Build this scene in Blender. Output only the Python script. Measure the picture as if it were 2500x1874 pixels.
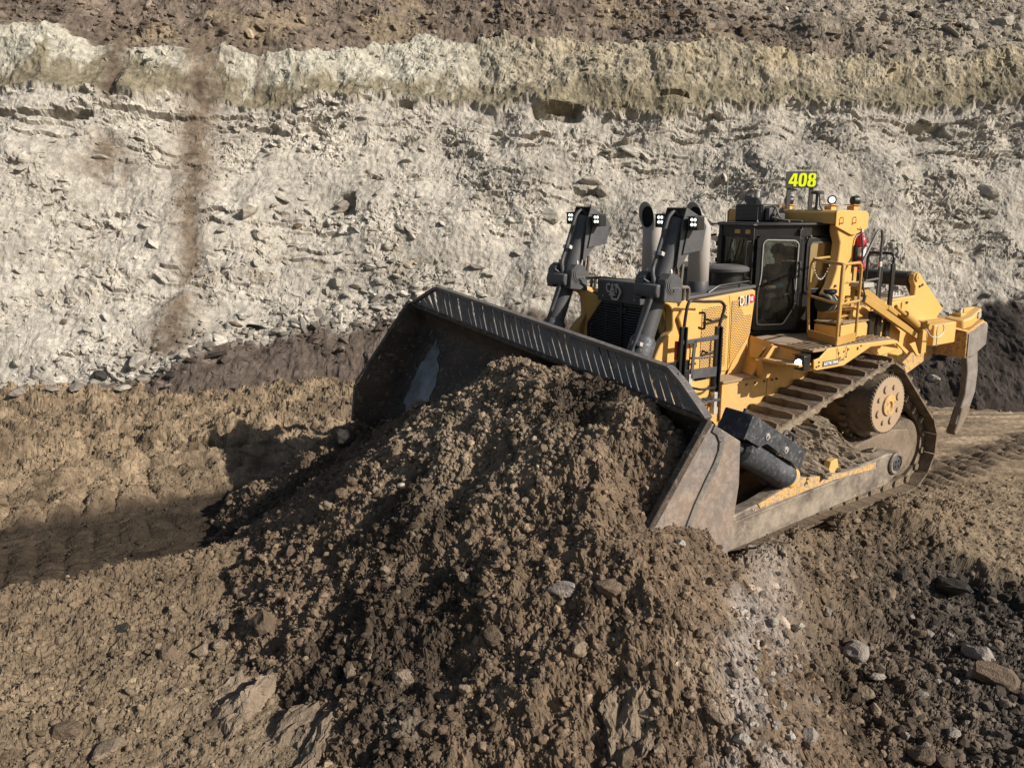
import bpy, bmesh, math, random
import numpy as np
from mathutils import Vector, Matrix, Euler

for _o in list(bpy.data.objects):
    bpy.data.objects.remove(_o, do_unlink=True)
scene = bpy.context.scene
COL = scene.collection
R = math.radians

# ---------------------------------------------------------------- camera
CAM_Z = 4.629
PITCH = 12.590
FPX = 2017.9                        # focal length in pixels of the 2500 px wide photograph
cam_d = bpy.data.cameras.new('camera')
cam = bpy.data.objects.new('camera', cam_d)
COL.objects.link(cam)
cam.location = (0, 0, CAM_Z)
cam.rotation_euler = (R(90 - PITCH), 0, 0)
cam_d.sensor_fit = 'HORIZONTAL'
cam_d.sensor_width = 36.0
cam_d.lens = 36.0 * FPX / 2500.0
cam_d.clip_start = 0.1
cam_d.clip_end = 2000
scene.camera = cam

# ---------------------------------------------------------------- sky + sun
SUN_ELEV = 30.0
SUN_AZ = 118.0                      # compass angle from +Y clockwise towards +X
w = bpy.data.worlds.new('World')
scene.world = w
w.use_nodes = True
nt = w.node_tree
nt.nodes.clear()
sky = nt.nodes.new('ShaderNodeTexSky')
sky.sky_type = 'NISHITA'
sky.sun_disc = False
sky.sun_elevation = R(SUN_ELEV)
sky.sun_rotation = R(SUN_AZ)
sky.air_density = 1.2
sky.dust_density = 1.5
bg = nt.nodes.new('ShaderNodeBackground')
bg.inputs['Strength'].default_value = 0.062
wo = nt.nodes.new('ShaderNodeOutputWorld')
nt.links.new(sky.outputs[0], bg.inputs['Color'])
nt.links.new(bg.outputs[0], wo.inputs['Surface'])
sun_d = bpy.data.lights.new('sun', 'SUN')
sun_d.energy = 5.0
sun_d.angle = R(0.53)
sun_d.color = (1.0, 0.93, 0.83)
sun = bpy.data.objects.new('sun', sun_d)
COL.objects.link(sun)
_s = Vector((math.sin(R(SUN_AZ)) * math.cos(R(SUN_ELEV)), math.cos(R(SUN_AZ)) * math.cos(R(SUN_ELEV)), math.sin(R(SUN_ELEV))))
sun.rotation_euler = _s.to_track_quat('Z', 'Y').to_euler()
sun.location = (20, -12, 25)

vs = scene.view_settings
vs.view_transform = 'Standard'
vs.look = 'None'
vs.exposure = 0.30
vs.gamma = 1.0
vs.use_curve_mapping = False
scene.render.engine = 'CYCLES'
scene.cycles.max_bounces = 6
scene.cycles.transparent_max_bounces = 12
scene.cycles.use_denoising = True

# the machine's own frame: X forward, Y to its left, Z up, origin on the ground at mid track
TH = R(90 - 235.028)
CT, ST = math.cos(TH), math.sin(TH)
MC = (9.8911, 8.3922)               # where the camera stands in the machine's frame
def m2w(X, Y):
    a, b = X - MC[0], Y - MC[1]
    return CT * a - ST * b, ST * a + CT * b
def w2m(x, y):
    return CT * x + ST * y + MC[0], -ST * x + CT * y + MC[1]

# ---------------------------------------------------------------- noise (numpy)
_rg = np.random.default_rng(1234)
_TA = _rg.random(65536).astype(np.float32) * np.float32(6.2831853)
_GX, _GY = np.cos(_TA) * np.float32(1.5), np.sin(_TA) * np.float32(1.5)
_T1, _T2, _T3, _T4 = [_rg.random(65536).astype(np.float32) for _ in range(4)]
_TX, _TY = 0.1 + 0.8 * _T3, 0.1 + 0.8 * _T4
def _ix(ix, iy, seed):
    return (((ix + seed * 37) & 255) << 8) | ((iy + seed * 91) & 255)
def vnoise(x, y, seed=0):
    x = np.asarray(x, np.float32); y = np.asarray(y, np.float32)
    fx0, fy0 = np.floor(x), np.floor(y)
    ix, iy = fx0.astype(np.int32), fy0.astype(np.int32)
    fx, fy = x - fx0, y - fy0
    def g(dx, dy):
        k = _ix(ix + dx, iy + dy, seed)
        return _GX[k] * (fx - dx) + _GY[k] * (fy - dy)
    ux = fx * fx * fx * (fx * (fx * 6 - 15) + 10)
    uy = fy * fy * fy * (fy * (fy * 6 - 15) + 10)
    a, c = g(0, 0), g(0, 1)
    n0 = a + (g(1, 0) - a) * ux
    n1 = c + (g(1, 1) - c) * ux
    return n0 + (n1 - n0) * uy
def fbm(x, y, octv=4, seed=0, gain=0.5):
    s, a, f = 0, 1.0, 1.0
    for i in range(octv):
        s = s + np.float32(a) * vnoise(x * f + i * 17.3, y * f - i * 9.1, seed + i)
        a *= gain
        f *= 2.03
    return s
def worley(x, y, seed=0):
    """nearest cell: distance, its two random numbers, offset to the cell's centre"""
    x = np.asarray(x, np.float32); y = np.asarray(y, np.float32)
    fx0, fy0 = np.floor(x), np.floor(y)
    ix, iy = fx0.astype(np.int32), fy0.astype(np.int32)
    fx, fy = x - fx0, y - fy0
    best = np.full(x.shape, 9.0, np.float32); bk = np.zeros(x.shape, np.int32)
    ox = np.zeros_like(fx); oy = np.zeros_like(fx)
    for dx in (-1, 0, 1):
        for dy in (-1, 0, 1):
            k = _ix(ix + dx, iy + dy, seed)
            ddx = fx - dx - _TX[k]; ddy = fy - dy - _TY[k]
            d = ddx * ddx + ddy * ddy
            m = d < best
            np.copyto(best, d, where=m); np.copyto(bk, k, where=m)
            np.copyto(ox, ddx, where=m); np.copyto(oy, ddy, where=m)
    return np.sqrt(best), _T1[bk], _T2[bk], ox, oy
def clods(x, y, size, seed, fill=0.5):
    """half-buried angular lumps about `size` across"""
    d, a, b, ox, oy = worley(x / size, y / size, seed)
    t = (a * 13.7 % 1) * 6.283
    u = np.abs(ox * np.cos(t) + oy * np.sin(t)); v = np.abs(-ox * np.sin(t) + oy * np.cos(t))
    dd = 0.45 * d + 0.55 * np.maximum(u, v * (1.0 + 0.6 * (b * 5.3 % 1)))
    r = 0.14 + 0.36 * a * a
    slant = 1 + (b * 9.1 % 1 - 0.5) * 1.6 * ox / np.maximum(r, .1)
    h = np.minimum(r * 0.75 * slant, (r - dd) * 1.45)
    return np.where(b < fill, np.maximum(h, 0), 0) * size
def facets(x, y, size, seed, tilt=0.6):
    """broken blocks: every cell is a small plane of its own height and tilt"""
    d, a, b, ox, oy = worley(x / size, y / size, seed)
    return ((a - 0.5) + (b - 0.5) * tilt * ox * 2 + (a * 7 % 1 - 0.5) * tilt * oy * 2) * size
def sstep(a, b, x):
    t = np.clip((x - a) / (b - a), 0, 1)
    return t * t * (3 - 2 * t)

# ---------------------------------------------------------------- objects
def tag(o, label=None, cat=None, group=None, kind=None):
    if label: o['label'] = label
    if cat: o['category'] = cat
    if group: o['group'] = group
    if kind: o['kind'] = kind
    return o
def link(name, mesh, parent=None, mat=None):
    o = bpy.data.objects.new(name, mesh)
    COL.objects.link(o)
    if parent is not None: o.parent = parent
    if mat is not None and mesh is not None:
        mesh.materials.clear()
        for m in (mat if isinstance(mat, (list, tuple)) else [mat]): mesh.materials.append(m)
    return o
def grid_mesh(name, P, col, smooth=True):
    """P: rows x cols x 3 array"""
    nr, nc = P.shape[:2]
    me = bpy.data.meshes.new(name)
    nv = nr * nc
    idx = np.arange(nv).reshape(nr, nc)
    q = np.stack([idx[:-1, :-1], idx[:-1, 1:], idx[1:, 1:], idx[1:, :-1]], -1).reshape(-1, 4)
    me.vertices.add(nv)
    me.vertices.foreach_set('co', P.reshape(-1).astype(np.float32))
    nf = len(q)
    me.loops.add(nf * 4)
    me.loops.foreach_set('vertex_index', q.reshape(-1).astype(np.int32))
    me.polygons.add(nf)
    me.polygons.foreach_set('loop_start', (np.arange(nf) * 4).astype(np.int32))
    me.polygons.foreach_set('use_smooth', np.full(nf, smooth))
    me.update(calc_edges=True)
    if col is not None:
        at = me.color_attributes.new('Col', 'FLOAT_COLOR', 'POINT')
        c = np.ones((nv, 4), np.float32)
        c[:, :3] = col.reshape(-1, 3)
        at.data.foreach_set('color', c.reshape(-1))
    return me

class MB:
    """collects simple solids into ONE mesh"""
    def __init__(s):
        s.v = []; s.f = []; s.sm = []
    def add(s, vs_, fs, smooth=False):
        b = len(s.v)
        s.v += [tuple(p) for p in vs_]
        for f in fs:
            s.f.append(tuple(i + b for i in f)); s.sm.append(smooth)
        return s
    def box(s, a, b, M=None):
        x0, x1 = sorted((a[0], b[0])); y0, y1 = sorted((a[1], b[1])); z0, z1 = sorted((a[2], b[2]))
        v = [(x0, y0, z0), (x1, y0, z0), (x1, y1, z0), (x0, y1, z0), (x0, y0, z1), (x1, y0, z1), (x1, y1, z1), (x0, y1, z1)]
        if M is not None: v = [M @ Vector(p) for p in v]
        return s.add(v, [(0, 3, 2, 1), (4, 5, 6, 7), (0, 1, 5, 4), (1, 2, 6, 5), (2, 3, 7, 6), (3, 0, 4, 7)])
    def bar(s, p0, p1, wd, ht, up=(0, 0, 1)):
        p0, p1 = Vector(p0), Vector(p1)
        d = (p1 - p0); L = d.length; d.normalize()
        u = Vector(up)
        sd = d.cross(u)
        if sd.length < 1e-4: sd = d.cross(Vector((1, 0, 0)))
        sd.normalize(); u = sd.cross(d)
        v = []
        for p in (p0, p1):
            for a, b in ((-1, -1), (1, -1), (1, 1), (-1, 1)):
                v.append(p + sd * (a * wd / 2) + u * (b * ht / 2))
        return s.add(v, [(0, 3, 2, 1), (4, 5, 6, 7), (0, 1, 5, 4), (1, 2, 6, 5), (2, 3, 7, 6), (3, 0, 4, 7)])
    def prism(s, pts, d):
        """polygon of 3D points pushed along vector d"""
        n = len(pts); d = Vector(d)
        v = [Vector(p) for p in pts] + [Vector(p) + d for p in pts]
        f = [tuple(range(n))[::-1], tuple(range(n, 2 * n))]
        for i in range(n):
            j = (i + 1) % n
            f.append((i, j, n + j, n + i))
        return s.add(v, f)
    def side(s, xz, y0, y1):
        return s.prism([(x, y0, z) for x, z in xz], (0, y1 - y0, 0))
    def cone(s, p0, p1, r0, r1, n=20, caps=True):
        p0, p1 = Vector(p0), Vector(p1)
        d = (p1 - p0).normalized()
        a = d.orthogonal().normalized(); b = d.cross(a)
        v = []
        for p, r in ((p0, r0), (p1, r1)):
            for k in range(n):
                t = 2 * math.pi * k / n
                v.append(p + a * (r * math.cos(t)) + b * (r * math.sin(t)))
        s.add(v, [(k, (k + 1) % n, n + (k + 1) % n, n + k) for k in range(n)], True)
        if caps:
            s.add(v[:n], [tuple(range(n))[::-1]]); s.add(v[n:], [tuple(range(n))])
        return s
    def cyl(s, p0, p1, r, n=20): return s.cone(p0, p1, r, r, n)
    def lathe(s, c, ax, prof, n=24):
        """prof: (distance along axis, radius)"""
        c = Vector(c); d = Vector(ax).normalized()
        a = d.orthogonal().normalized(); b = d.cross(a)
        v = []
        for h, r in prof:
            for k in range(n):
                t = 2 * math.pi * k / n
                v.append(c + d * h + a * (r * math.cos(t)) + b * (r * math.sin(t)))
        f = []
        for i in range(len(prof) - 1):
            for k in range(n):
                f.append((i * n + k, i * n + (k + 1) % n, (i + 1) * n + (k + 1) % n, (i + 1) * n + k))
        s.add(v, f, True)
        m = len(prof) - 1
        s.add(v[:n], [tuple(range(n))[::-1]]); s.add(v[m * n:], [tuple(range(n))])
        return s
    def tube(s, pts, r, n=8, round_=0.06):
        pts = [Vector(p) for p in pts]
        P = [pts[0]]
        for i in range(1, len(pts) - 1):
            a, b, c = pts[i - 1], pts[i], pts[i + 1]
            ra = min(round_, (a - b).length * 0.45, (c - b).length * 0.45)
            if ra < 1e-4: P.append(b); continue
            A = b + (a - b).normalized() * ra; B = b + (c - b).normalized() * ra
            for k in range(5):
                t = k / 4
                P.append(A.lerp(b, t).lerp(b.lerp(B, t), t))
        P.append(pts[-1])
        ref = None; v = []
        for i, p in enumerate(P):
            d = ((P[min(i + 1, len(P) - 1)] - P[max(i - 1, 0)])).normalized()
            if ref is None: ref = d.orthogonal().normalized()
            ref = (ref - d * ref.dot(d)).normalized()
            b = d.cross(ref)
            for k in range(n):
                t = 2 * math.pi * k / n
                v.append(p + ref * (r * math.cos(t)) + b * (r * math.sin(t)))
        m = len(P)
        s.add(v, [(i * n + k, i * n + (k + 1) % n, (i + 1) * n + (k + 1) % n, (i + 1) * n + k) for i in range(m - 1) for k in range(n)], True)
        s.add(v[:n], [tuple(range(n))[::-1]]); s.add(v[(m - 1) * n:], [tuple(range(n))])
        return s
    def mesh(s, name='part'):
        me = bpy.data.meshes.new(name)
        me.from_pydata(s.v, [], s.f)
        me.polygons.foreach_set('use_smooth', s.sm)
        me.update()
        bm = bmesh.new(); bm.from_mesh(me)
        bmesh.ops.recalc_face_normals(bm, faces=bm.faces)
        bm.to_mesh(me); bm.free()
        me.set_sharp_from_angle(angle=R(38))
        return me
    def build(s, name, mat, parent=None, bevel=0.0, label=None, kind=None):
        o = link(name, s.mesh(name), parent, mat)
        if bevel > 0:
            m = o.modifiers.new('bevel', 'BEVEL')
            m.width = bevel; m.segments = 2; m.limit_method = 'ANGLE'; m.angle_limit = R(40)
        if label: o['label'] = label
        if kind: o['kind'] = kind
        return o
def mirror(pts): return [(x, -y, z) for x, y, z in pts]

# ---------------------------------------------------------------- materials
class NB:
    def __init__(s, name):
        s.m = bpy.data.materials.new(name); s.m.use_nodes = True
        s.t = s.m.node_tree; s.t.nodes.clear()
        s.out = s.n('ShaderNodeOutputMaterial')
    def n(s, typ, **kw):
        x = s.t.nodes.new(typ)
        for k, v in kw.items(): setattr(x, k, v)
        return x
    def l(s, a, b): s.t.links.new(a, b)
    def noise(s, co, scale, detail=4, rough=0.55):
        x = s.n('ShaderNodeTexNoise'); x.inputs['Scale'].default_value = scale
        x.inputs['Detail'].default_value = detail; x.inputs['Roughness'].default_value = rough
        s.l(co, x.inputs['Vector']); return x.outputs[0]
    def ramp(s, fac, a, b, ca=(0, 0, 0, 1), cb=(1, 1, 1, 1)):
        x = s.n('ShaderNodeValToRGB')
        x.color_ramp.elements[0].position = a; x.color_ramp.elements[1].position = b
        x.color_ramp.elements[0].color = ca; x.color_ramp.elements[1].color = cb
        s.l(fac, x.inputs[0]); return x.outputs[0]
    def mix(s, fac, a, b, mode='MIX'):
        x = s.n('ShaderNodeMix', data_type='RGBA', blend_type=mode)
        for sock, v in ((x.inputs[0], fac), (x.inputs[6], a), (x.inputs[7], b)):
            if hasattr(v, 'links') or hasattr(v, 'is_output'): s.l(v, sock)
            else: sock.default_value = v if not isinstance(v, tuple) or len(v) == 4 else (*v, 1)
        return x.outputs[2]
    def math(s, op, a, b=0.0):
        x = s.n('ShaderNodeMath', operation=op)
        for sock, v in ((x.inputs[0], a), (x.inputs[1], b)):
            if hasattr(v, 'is_output'): s.l(v, sock)
            else: sock.default_value = v
        return x.outputs[0]
    def bump(s, h, strength, dist, nrm=None):
        x = s.n('ShaderNodeBump'); x.inputs['Strength'].default_value = strength; x.inputs['Distance'].default_value = dist
        s.l(h, x.inputs['Height'])
        if nrm is not None: s.l(nrm, x.inputs['Normal'])
        return x.outputs[0]
    def bsdf(s, col, rough=0.6, metal=0.0, spec=0.4, nrm=None, **kw):
        x = s.n('ShaderNodeBsdfPrincipled')
        for sock, v in ((x.inputs['Base Color'], col), (x.inputs['Roughness'], rough), (x.inputs['Metallic'], metal), (x.inputs['Specular IOR Level'], spec)):
            if hasattr(v, 'is_output'): s.l(v, sock)
            else: sock.default_value = v if not isinstance(v, tuple) or len(v) == 4 else (*v, 1)
        if nrm is not None: s.l(nrm, x.inputs['Normal'])
        s.l(x.outputs[0], s.out.inputs['Surface'])
        return x

def mat_earth(name, grain=1.0, inst=False):
    b = NB(name)
    at = b.n('ShaderNodeAttribute', attribute_name='Col' if not inst else 'col')
    if inst: at.attribute_type = 'INSTANCER'
    tc = b.n('ShaderNodeTexCoord').outputs['Object']
    if inst:
        tc = b.n('ShaderNodeNewGeometry').outputs['Position']
    n1 = b.noise(tc, 9 * grain, 6, 0.62)
    n2 = b.noise(tc, 46 * grain, 5, 0.65)
    n3 = b.noise(tc, 150 * grain, 3, 0.6)
    k = b.mix(1.0, b.ramp(n1, 0.28, 0.72, (0.66, 0.65, 0.64, 1), (1.34, 1.34, 1.33, 1)), b.ramp(n2, 0.25, 0.75, (0.66, 0.66, 0.66, 1), (1.34, 1.34, 1.34, 1)), 'MULTIPLY')
    c = b.mix(1.0, at.outputs['Color'], k, 'MULTIPLY')
    h = b.math('ADD', b.math('MULTIPLY', n1, 1.6), b.math('ADD', n2, b.math('MULTIPLY', n3, 0.5)))
    nr = b.bump(h, 0.55, 0.030 / grain)
    b.bsdf(c, 0.95, 0, 0.15, nr)
    return b.m
def mat_solid(name, col):
    """rock or soil of one colour for single stones"""
    b = NB(name)
    tc = b.n('ShaderNodeNewGeometry').outputs['Position']
    ob = b.n('ShaderNodeObjectInfo')
    n1 = b.noise(tc, 7, 6, 0.6); n2 = b.noise(tc, 60, 4, 0.6)
    k = b.mix(1.0, b.ramp(n1, 0.3, 0.72, (0.7, 0.69, 0.67, 1), (1.25, 1.25, 1.25, 1)), b.ramp(n2, 0.3, 0.7, (0.8, 0.8, 0.8, 1), (1.2, 1.2, 1.2, 1)), 'MULTIPLY')
    r = b.ramp(ob.outputs['Random'], 0, 1, (0.82, 0.81, 0.79, 1), (1.15, 1.15, 1.15, 1))
    c = b.mix(1.0, b.mix(1.0, (*col, 1), k, 'MULTIPLY'), r, 'MULTIPLY')
    nr = b.bump(b.math('ADD', b.math('MULTIPLY', n1, 2.0), n2), 0.7, 0.04)
    b.bsdf(c, 0.93, 0, 0.2, nr)
    return b.m
def mat_paint(name, col, rough=0.42, dust=0.35, dustcol=(0.40, 0.31, 0.21), metal=0.0, chips=0.0, lowdust=0.0, spec=0.45):
    b = NB(name)
    g = b.n('ShaderNodeNewGeometry')
    tc = b.n('ShaderNodeTexCoord').outputs['Object']
    n1 = b.noise(tc, 2.2, 6, 0.65); n2 = b.noise(tc, 17, 5, 0.65); n3 = b.noise(tc, 70, 3, 0.6)
    up = b.n('ShaderNodeSeparateXYZ'); b.l(g.outputs['Normal'], up.inputs[0])
    pz = b.n('ShaderNodeSeparateXYZ'); b.l(tc, pz.inputs[0])
    upm = b.ramp(up.outputs[2], 0.35, 0.95)
    d = b.math('MULTIPLY', b.ramp(b.math('ADD', b.math('MULTIPLY', n1, 0.6), b.math('MULTIPLY', n2, 0.4)), 0.36, 0.70), dust)
    d = b.math('ADD', d, b.math('MULTIPLY', upm, dust * 0.9))
    if lowdust > 0:
        mr = b.n('ShaderNodeMapRange'); mr.inputs[1].default_value = 3.0; mr.inputs[2].default_value = 1.0
        mr.inputs[3].default_value = 0; mr.inputs[4].default_value = lowdust
        b.l(pz.outputs[2], mr.inputs[0])
        d = b.math('ADD', d, b.math('MULTIPLY', mr.outputs[0], b.ramp(n2, 0.30, 0.62)))
    d = b.math('MINIMUM', d, 0.93)
    c = b.mix(1.0, (*col, 1), b.ramp(n1, 0.3, 0.7, (0.9, 0.9, 0.9, 1), (1.07, 1.07, 1.07, 1)), 'MULTIPLY')
    if chips > 0:
        ch = b.ramp(b.math('ADD', b.math('MULTIPLY', n2, 0.55), b.math('MULTIPLY', n3, 0.45)), 0.60 - 0.1 * chips, 0.66 - 0.1 * chips)
        c = b.mix(ch, c, (0.16, 0.13, 0.11, 1))
    c = b.mix(d, c, (*dustcol, 1))
    rr = b.ramp(d, 0, 0.7, (rough, rough, rough, 1), (0.9, 0.9, 0.9, 1))
    nr = b.bump(b.math('ADD', n2, b.math('MULTIPLY', n3, 0.6)), 0.12, 0.01)
    b.bsdf(c, rr, metal, spec, nr)
    return b.m
def mat_perf(name, col):
    """sheet with rows of small punched slots"""
    b = NB(name)
    tc = b.n('ShaderNodeTexCoord').outputs['Object']
    s = b.n('ShaderNodeSeparateXYZ'); b.l(tc, s.inputs[0])
    row = b.math('MULTIPLY', s.outputs[2], 1 / 0.024)
    rf = b.math('FRACT', row)
    odd = b.math('MULTIPLY', b.math('FRACT', b.math('MULTIPLY', b.math('FLOOR', row), 0.5)), 1.0)
    cf = b.math('FRACT', b.math('ADD', b.math('MULTIPLY', s.outputs[0], 1 / 0.052), odd))
    hole = b.math('MULTIPLY', b.math('LESS_THAN', rf, 0.46), b.math('LESS_THAN', cf, 0.74))
    n1 = b.noise(tc, 3, 5, 0.6)
    c = b.mix(b.ramp(n1, 0.4, 0.75), (*col, 1), (0.45, 0.33, 0.20, 1))
    c = b.mix(hole, c, (0.03, 0.022, 0.012, 1))
    b.bsdf(c, 0.5, 0, 0.35)
    return b.m
def mat_glass(name, tint=(0.42, 0.47, 0.45)):
    b = NB(name)
    fr = b.n('ShaderNodeFresnel'); fr.inputs[0].default_value = 1.5
    tr = b.n('ShaderNodeBsdfTransparent'); tr.inputs[0].default_value = (*tint, 1)
    gl = b.n('ShaderNodeBsdfGlossy'); gl.inputs['Roughness'].default_value = 0.03
    df = b.n('ShaderNodeBsdfDiffuse'); df.inputs[0].default_value = (0.30, 0.27, 0.22, 1)
    tc = b.n('ShaderNodeTexCoord').outputs['Object']
    m0 = b.n('ShaderNodeMixShader'); b.l(b.ramp(b.noise(tc, 2.5, 6, 0.7), 0.35, 0.85, (0.02, 0.02, 0.02, 1), (0.16, 0.16, 0.16, 1)), m0.inputs[0])
    b.l(tr.outputs[0], m0.inputs[1]); b.l(df.outputs[0], m0.inputs[2])
    m1 = b.n('ShaderNodeMixShader'); b.l(fr.outputs[0], m1.inputs[0]); b.l(m0.outputs[0], m1.inputs[1]); b.l(gl.outputs[0], m1.inputs[2])
    b.l(m1.outputs[0], b.out.inputs['Surface'])
    return b.m
def mat_emit(name, col, st):
    b = NB(name)
    e = b.n('ShaderNodeEmission'); e.inputs[0].default_value = (*col, 1); e.inputs[1].default_value = st
    b.l(e.outputs[0], b.out.inputs['Surface']); return b.m
def mat_steel(name, a, bcol, rough=0.5, metal=0.35, speck=0.85, paint=None):
    """worn, muddy plate steel"""
    b = NB(name)
    tc = b.n('ShaderNodeTexCoord').outputs['Object']
    n1 = b.noise(tc, 2.4, 7, 0.7); n2 = b.noise(tc, 14, 6, 0.7); n3 = b.noise(tc, 80, 3, 0.6)
    st = b.n('ShaderNodeMapping'); st.inputs['Scale'].default_value = (1.2, 1.2, 22); st.inputs['Rotation'].default_value = (0.2, 0.5, 0.1)
    b.l(tc, st.inputs[0])
    sc = b.noise(st.outputs[0], 3.0, 5, 0.7)
    c = b.mix(b.ramp(n1, 0.38, 0.62), (*a, 1), (*bcol, 1))
    c = b.mix(b.ramp(n2, 0.55, 0.72, (0, 0, 0, 1), (0.75, 0.75, 0.75, 1)), c, (0.30, 0.235, 0.175, 1))
    c = b.mix(b.ramp(sc, 0.62, 0.70, (0, 0, 0, 1), (0.55, 0.55, 0.55, 1)), c, (0.42, 0.39, 0.36, 1))
    n4 = b.noise(tc, 38, 4, 0.75)
    c = b.mix(b.ramp(n4, 0.60, 0.66, (0, 0, 0, 1), (speck, speck, speck, 1)), c, (0.33, 0.265, 0.20, 1))
    if paint:
        n5 = b.noise(tc, 1.7, 7, 0.7)
        c = b.mix(b.math('MULTIPLY', b.ramp(n5, 0.50, 0.58, (0, 0, 0, 1), (0.8, 0.8, 0.8, 1)), b.ramp(n2, 0.66, 0.45)), c, (*paint, 1))
    mt = b.ramp(n2, 0.5, 0.7, (metal, metal, metal, 1), (0, 0, 0, 1))
    rr = b.ramp(n2, 0.45, 0.7, (rough, rough, rough, 1), (0.9, 0.9, 0.9, 1))
    b.bsdf(c, rr, mt, 0.4, b.bump(b.math('ADD', n2, b.math('MULTIPLY', n3, 0.5)), 0.35, 0.015))
    return b.m

YEL = (0.70, 0.395, 0.095)
M = dict(
    earth=mat_earth('earth_surface'),
    rockface=mat_earth('rock_face_surface', 0.8),
    clod=mat_earth('clod_surface', 1.0, True),
    pale=mat_solid('pale_shale', (0.42, 0.385, 0.335)),
    brownrock=mat_solid('brown_stone', (0.16, 0.118, 0.084)),
    greyrock=mat_solid('grey_stone', (0.27, 0.235, 0.21)),
    darkrock=mat_solid('dark_stone', (0.055, 0.05, 0.045)),
    clay=mat_solid('clay', (0.245, 0.190, 0.140)),
    yellow=mat_paint('yellow_paint', YEL, 0.45, 0.40, (0.36, 0.265, 0.17), lowdust=0.55),
    yelclean=mat_paint('yellow_paint_clean', YEL, 0.45, 0.34, (0.42, 0.31, 0.19), lowdust=0.22),
    yelworn=mat_paint('yellow_paint_worn', YEL, 0.55, 0.62, (0.34, 0.27, 0.20), chips=1.0, lowdust=0.2),
    yelrail=mat_paint('yellow_rail_paint', (0.46, 0.26, 0.05), 0.5, 0.25),
    perf=mat_perf('punched_yellow_sheet', YEL),
    char=mat_paint('charcoal_paint', (0.050, 0.054, 0.063), 0.45, 0.22, (0.26, 0.22, 0.18)),
    black=mat_paint('black_paint', (0.010, 0.010, 0.011), 0.38, 0.07, (0.2, 0.17, 0.14)),
    rubber=mat_paint('rubber', (0.02, 0.02, 0.02), 0.7, 0.2, (0.2, 0.17, 0.14)),
    stack=mat_paint('stack_grey', (0.40, 0.37, 0.345), 0.55, 0.30, (0.38, 0.34, 0.30)),
    dusty=mat_paint('dust_caked', (0.40, 0.275, 0.165), 0.85, 0.75, (0.33, 0.255, 0.185), lowdust=0.2),
    soot=mat_paint('soot', (0.006, 0.006, 0.006), 0.9, 0.0),
    deck=mat_paint('dusty_deck', (0.30, 0.19, 0.07), 0.8, 0.75, (0.33, 0.25, 0.18)),
    shoe=mat_steel('muddy_track_steel', (0.10, 0.076, 0.055), (0.21, 0.160, 0.112), 0.6, 0.25),
    blade=mat_steel('blade_steel', (0.036, 0.029, 0.024), (0.085, 0.061, 0.044), 0.65, 0.15, 0.35),
    plate=mat_steel('worn_blade_side', (0.21, 0.19, 0.185), (0.31, 0.24, 0.195), 0.40, 0.30, 0.4),
    strip=mat_steel('dusty_strip', (0.10, 0.097, 0.095), (0.20, 0.18, 0.155), 0.6, 0.2),
    shank=mat_steel('ripper_steel', (0.27, 0.245, 0.225), (0.17, 0.142, 0.118), 0.55, 0.25),
    polished=mat_steel('polished_steel', (0.30, 0.30, 0.31), (0.14, 0.13, 0.125), 0.45, 0.4),
    guard=mat_steel('guard_steel', (0.10, 0.098, 0.10), (0.16, 0.148, 0.138), 0.5, 0.2),
    arm=mat_steel('worn_arm', (0.36, 0.30, 0.235), (0.13, 0.105, 0.09), 0.55, 0.25, 0.5, YEL),
    mudframe=mat_steel('mud_caked_frame', (0.15, 0.112, 0.078), (0.23, 0.175, 0.125), 0.8, 0.1),
    cyl=mat_steel('muddy_cylinder', (0.045, 0.050, 0.060), (0.085, 0.09, 0.10), 0.45, 0.25, 0.25),
    chrome=mat_paint('chrome', (0.6, 0.6, 0.6), 0.2, 0.1, metal=0.9),
    galv=mat_paint('galvanised', (0.55, 0.53, 0.50), 0.45, 0.2, metal=0.5),
    red=mat_paint('extinguisher_red', (0.55, 0.012, 0.035), 0.3, 0.05),
    decalred=mat_paint('decal_red', (0.45, 0.02, 0.03), 0.4, 0.05),
    white=mat_paint('white_decal', (0.75, 0.74, 0.72), 0.5, 0.1),
    sign=mat_paint('sign_yellow_green', (0.86, 0.98, 0.0), 0.6, 0.0),
    amber=mat_emit('amber_lamp', (1.0, 0.35, 0.05), 2.5),
    led=mat_emit('led', (0.95, 1.0, 0.88), 1.7),
    ledbig=mat_emit('led_bright', (1.0, 1.0, 0.86), 9.0),
    glass=mat_glass('cab_glass'),
    hose=mat_paint('dusty_hose', (0.10, 0.085, 0.07), 0.8, 0.5, (0.3, 0.24, 0.18)),
    cloth=mat_paint('blue_cloth', (0.03, 0.085, 0.12), 0.9, 0.0),
    hivis=mat_paint('green_cloth', (0.25, 0.55, 0.08), 0.9, 0.0),
    skin=mat_paint('skin', (0.45, 0.24, 0.16), 0.6, 0.0),
    seatmat=mat_paint('seat_cloth', (0.05, 0.04, 0.035), 0.9, 0.1),
)
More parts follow.
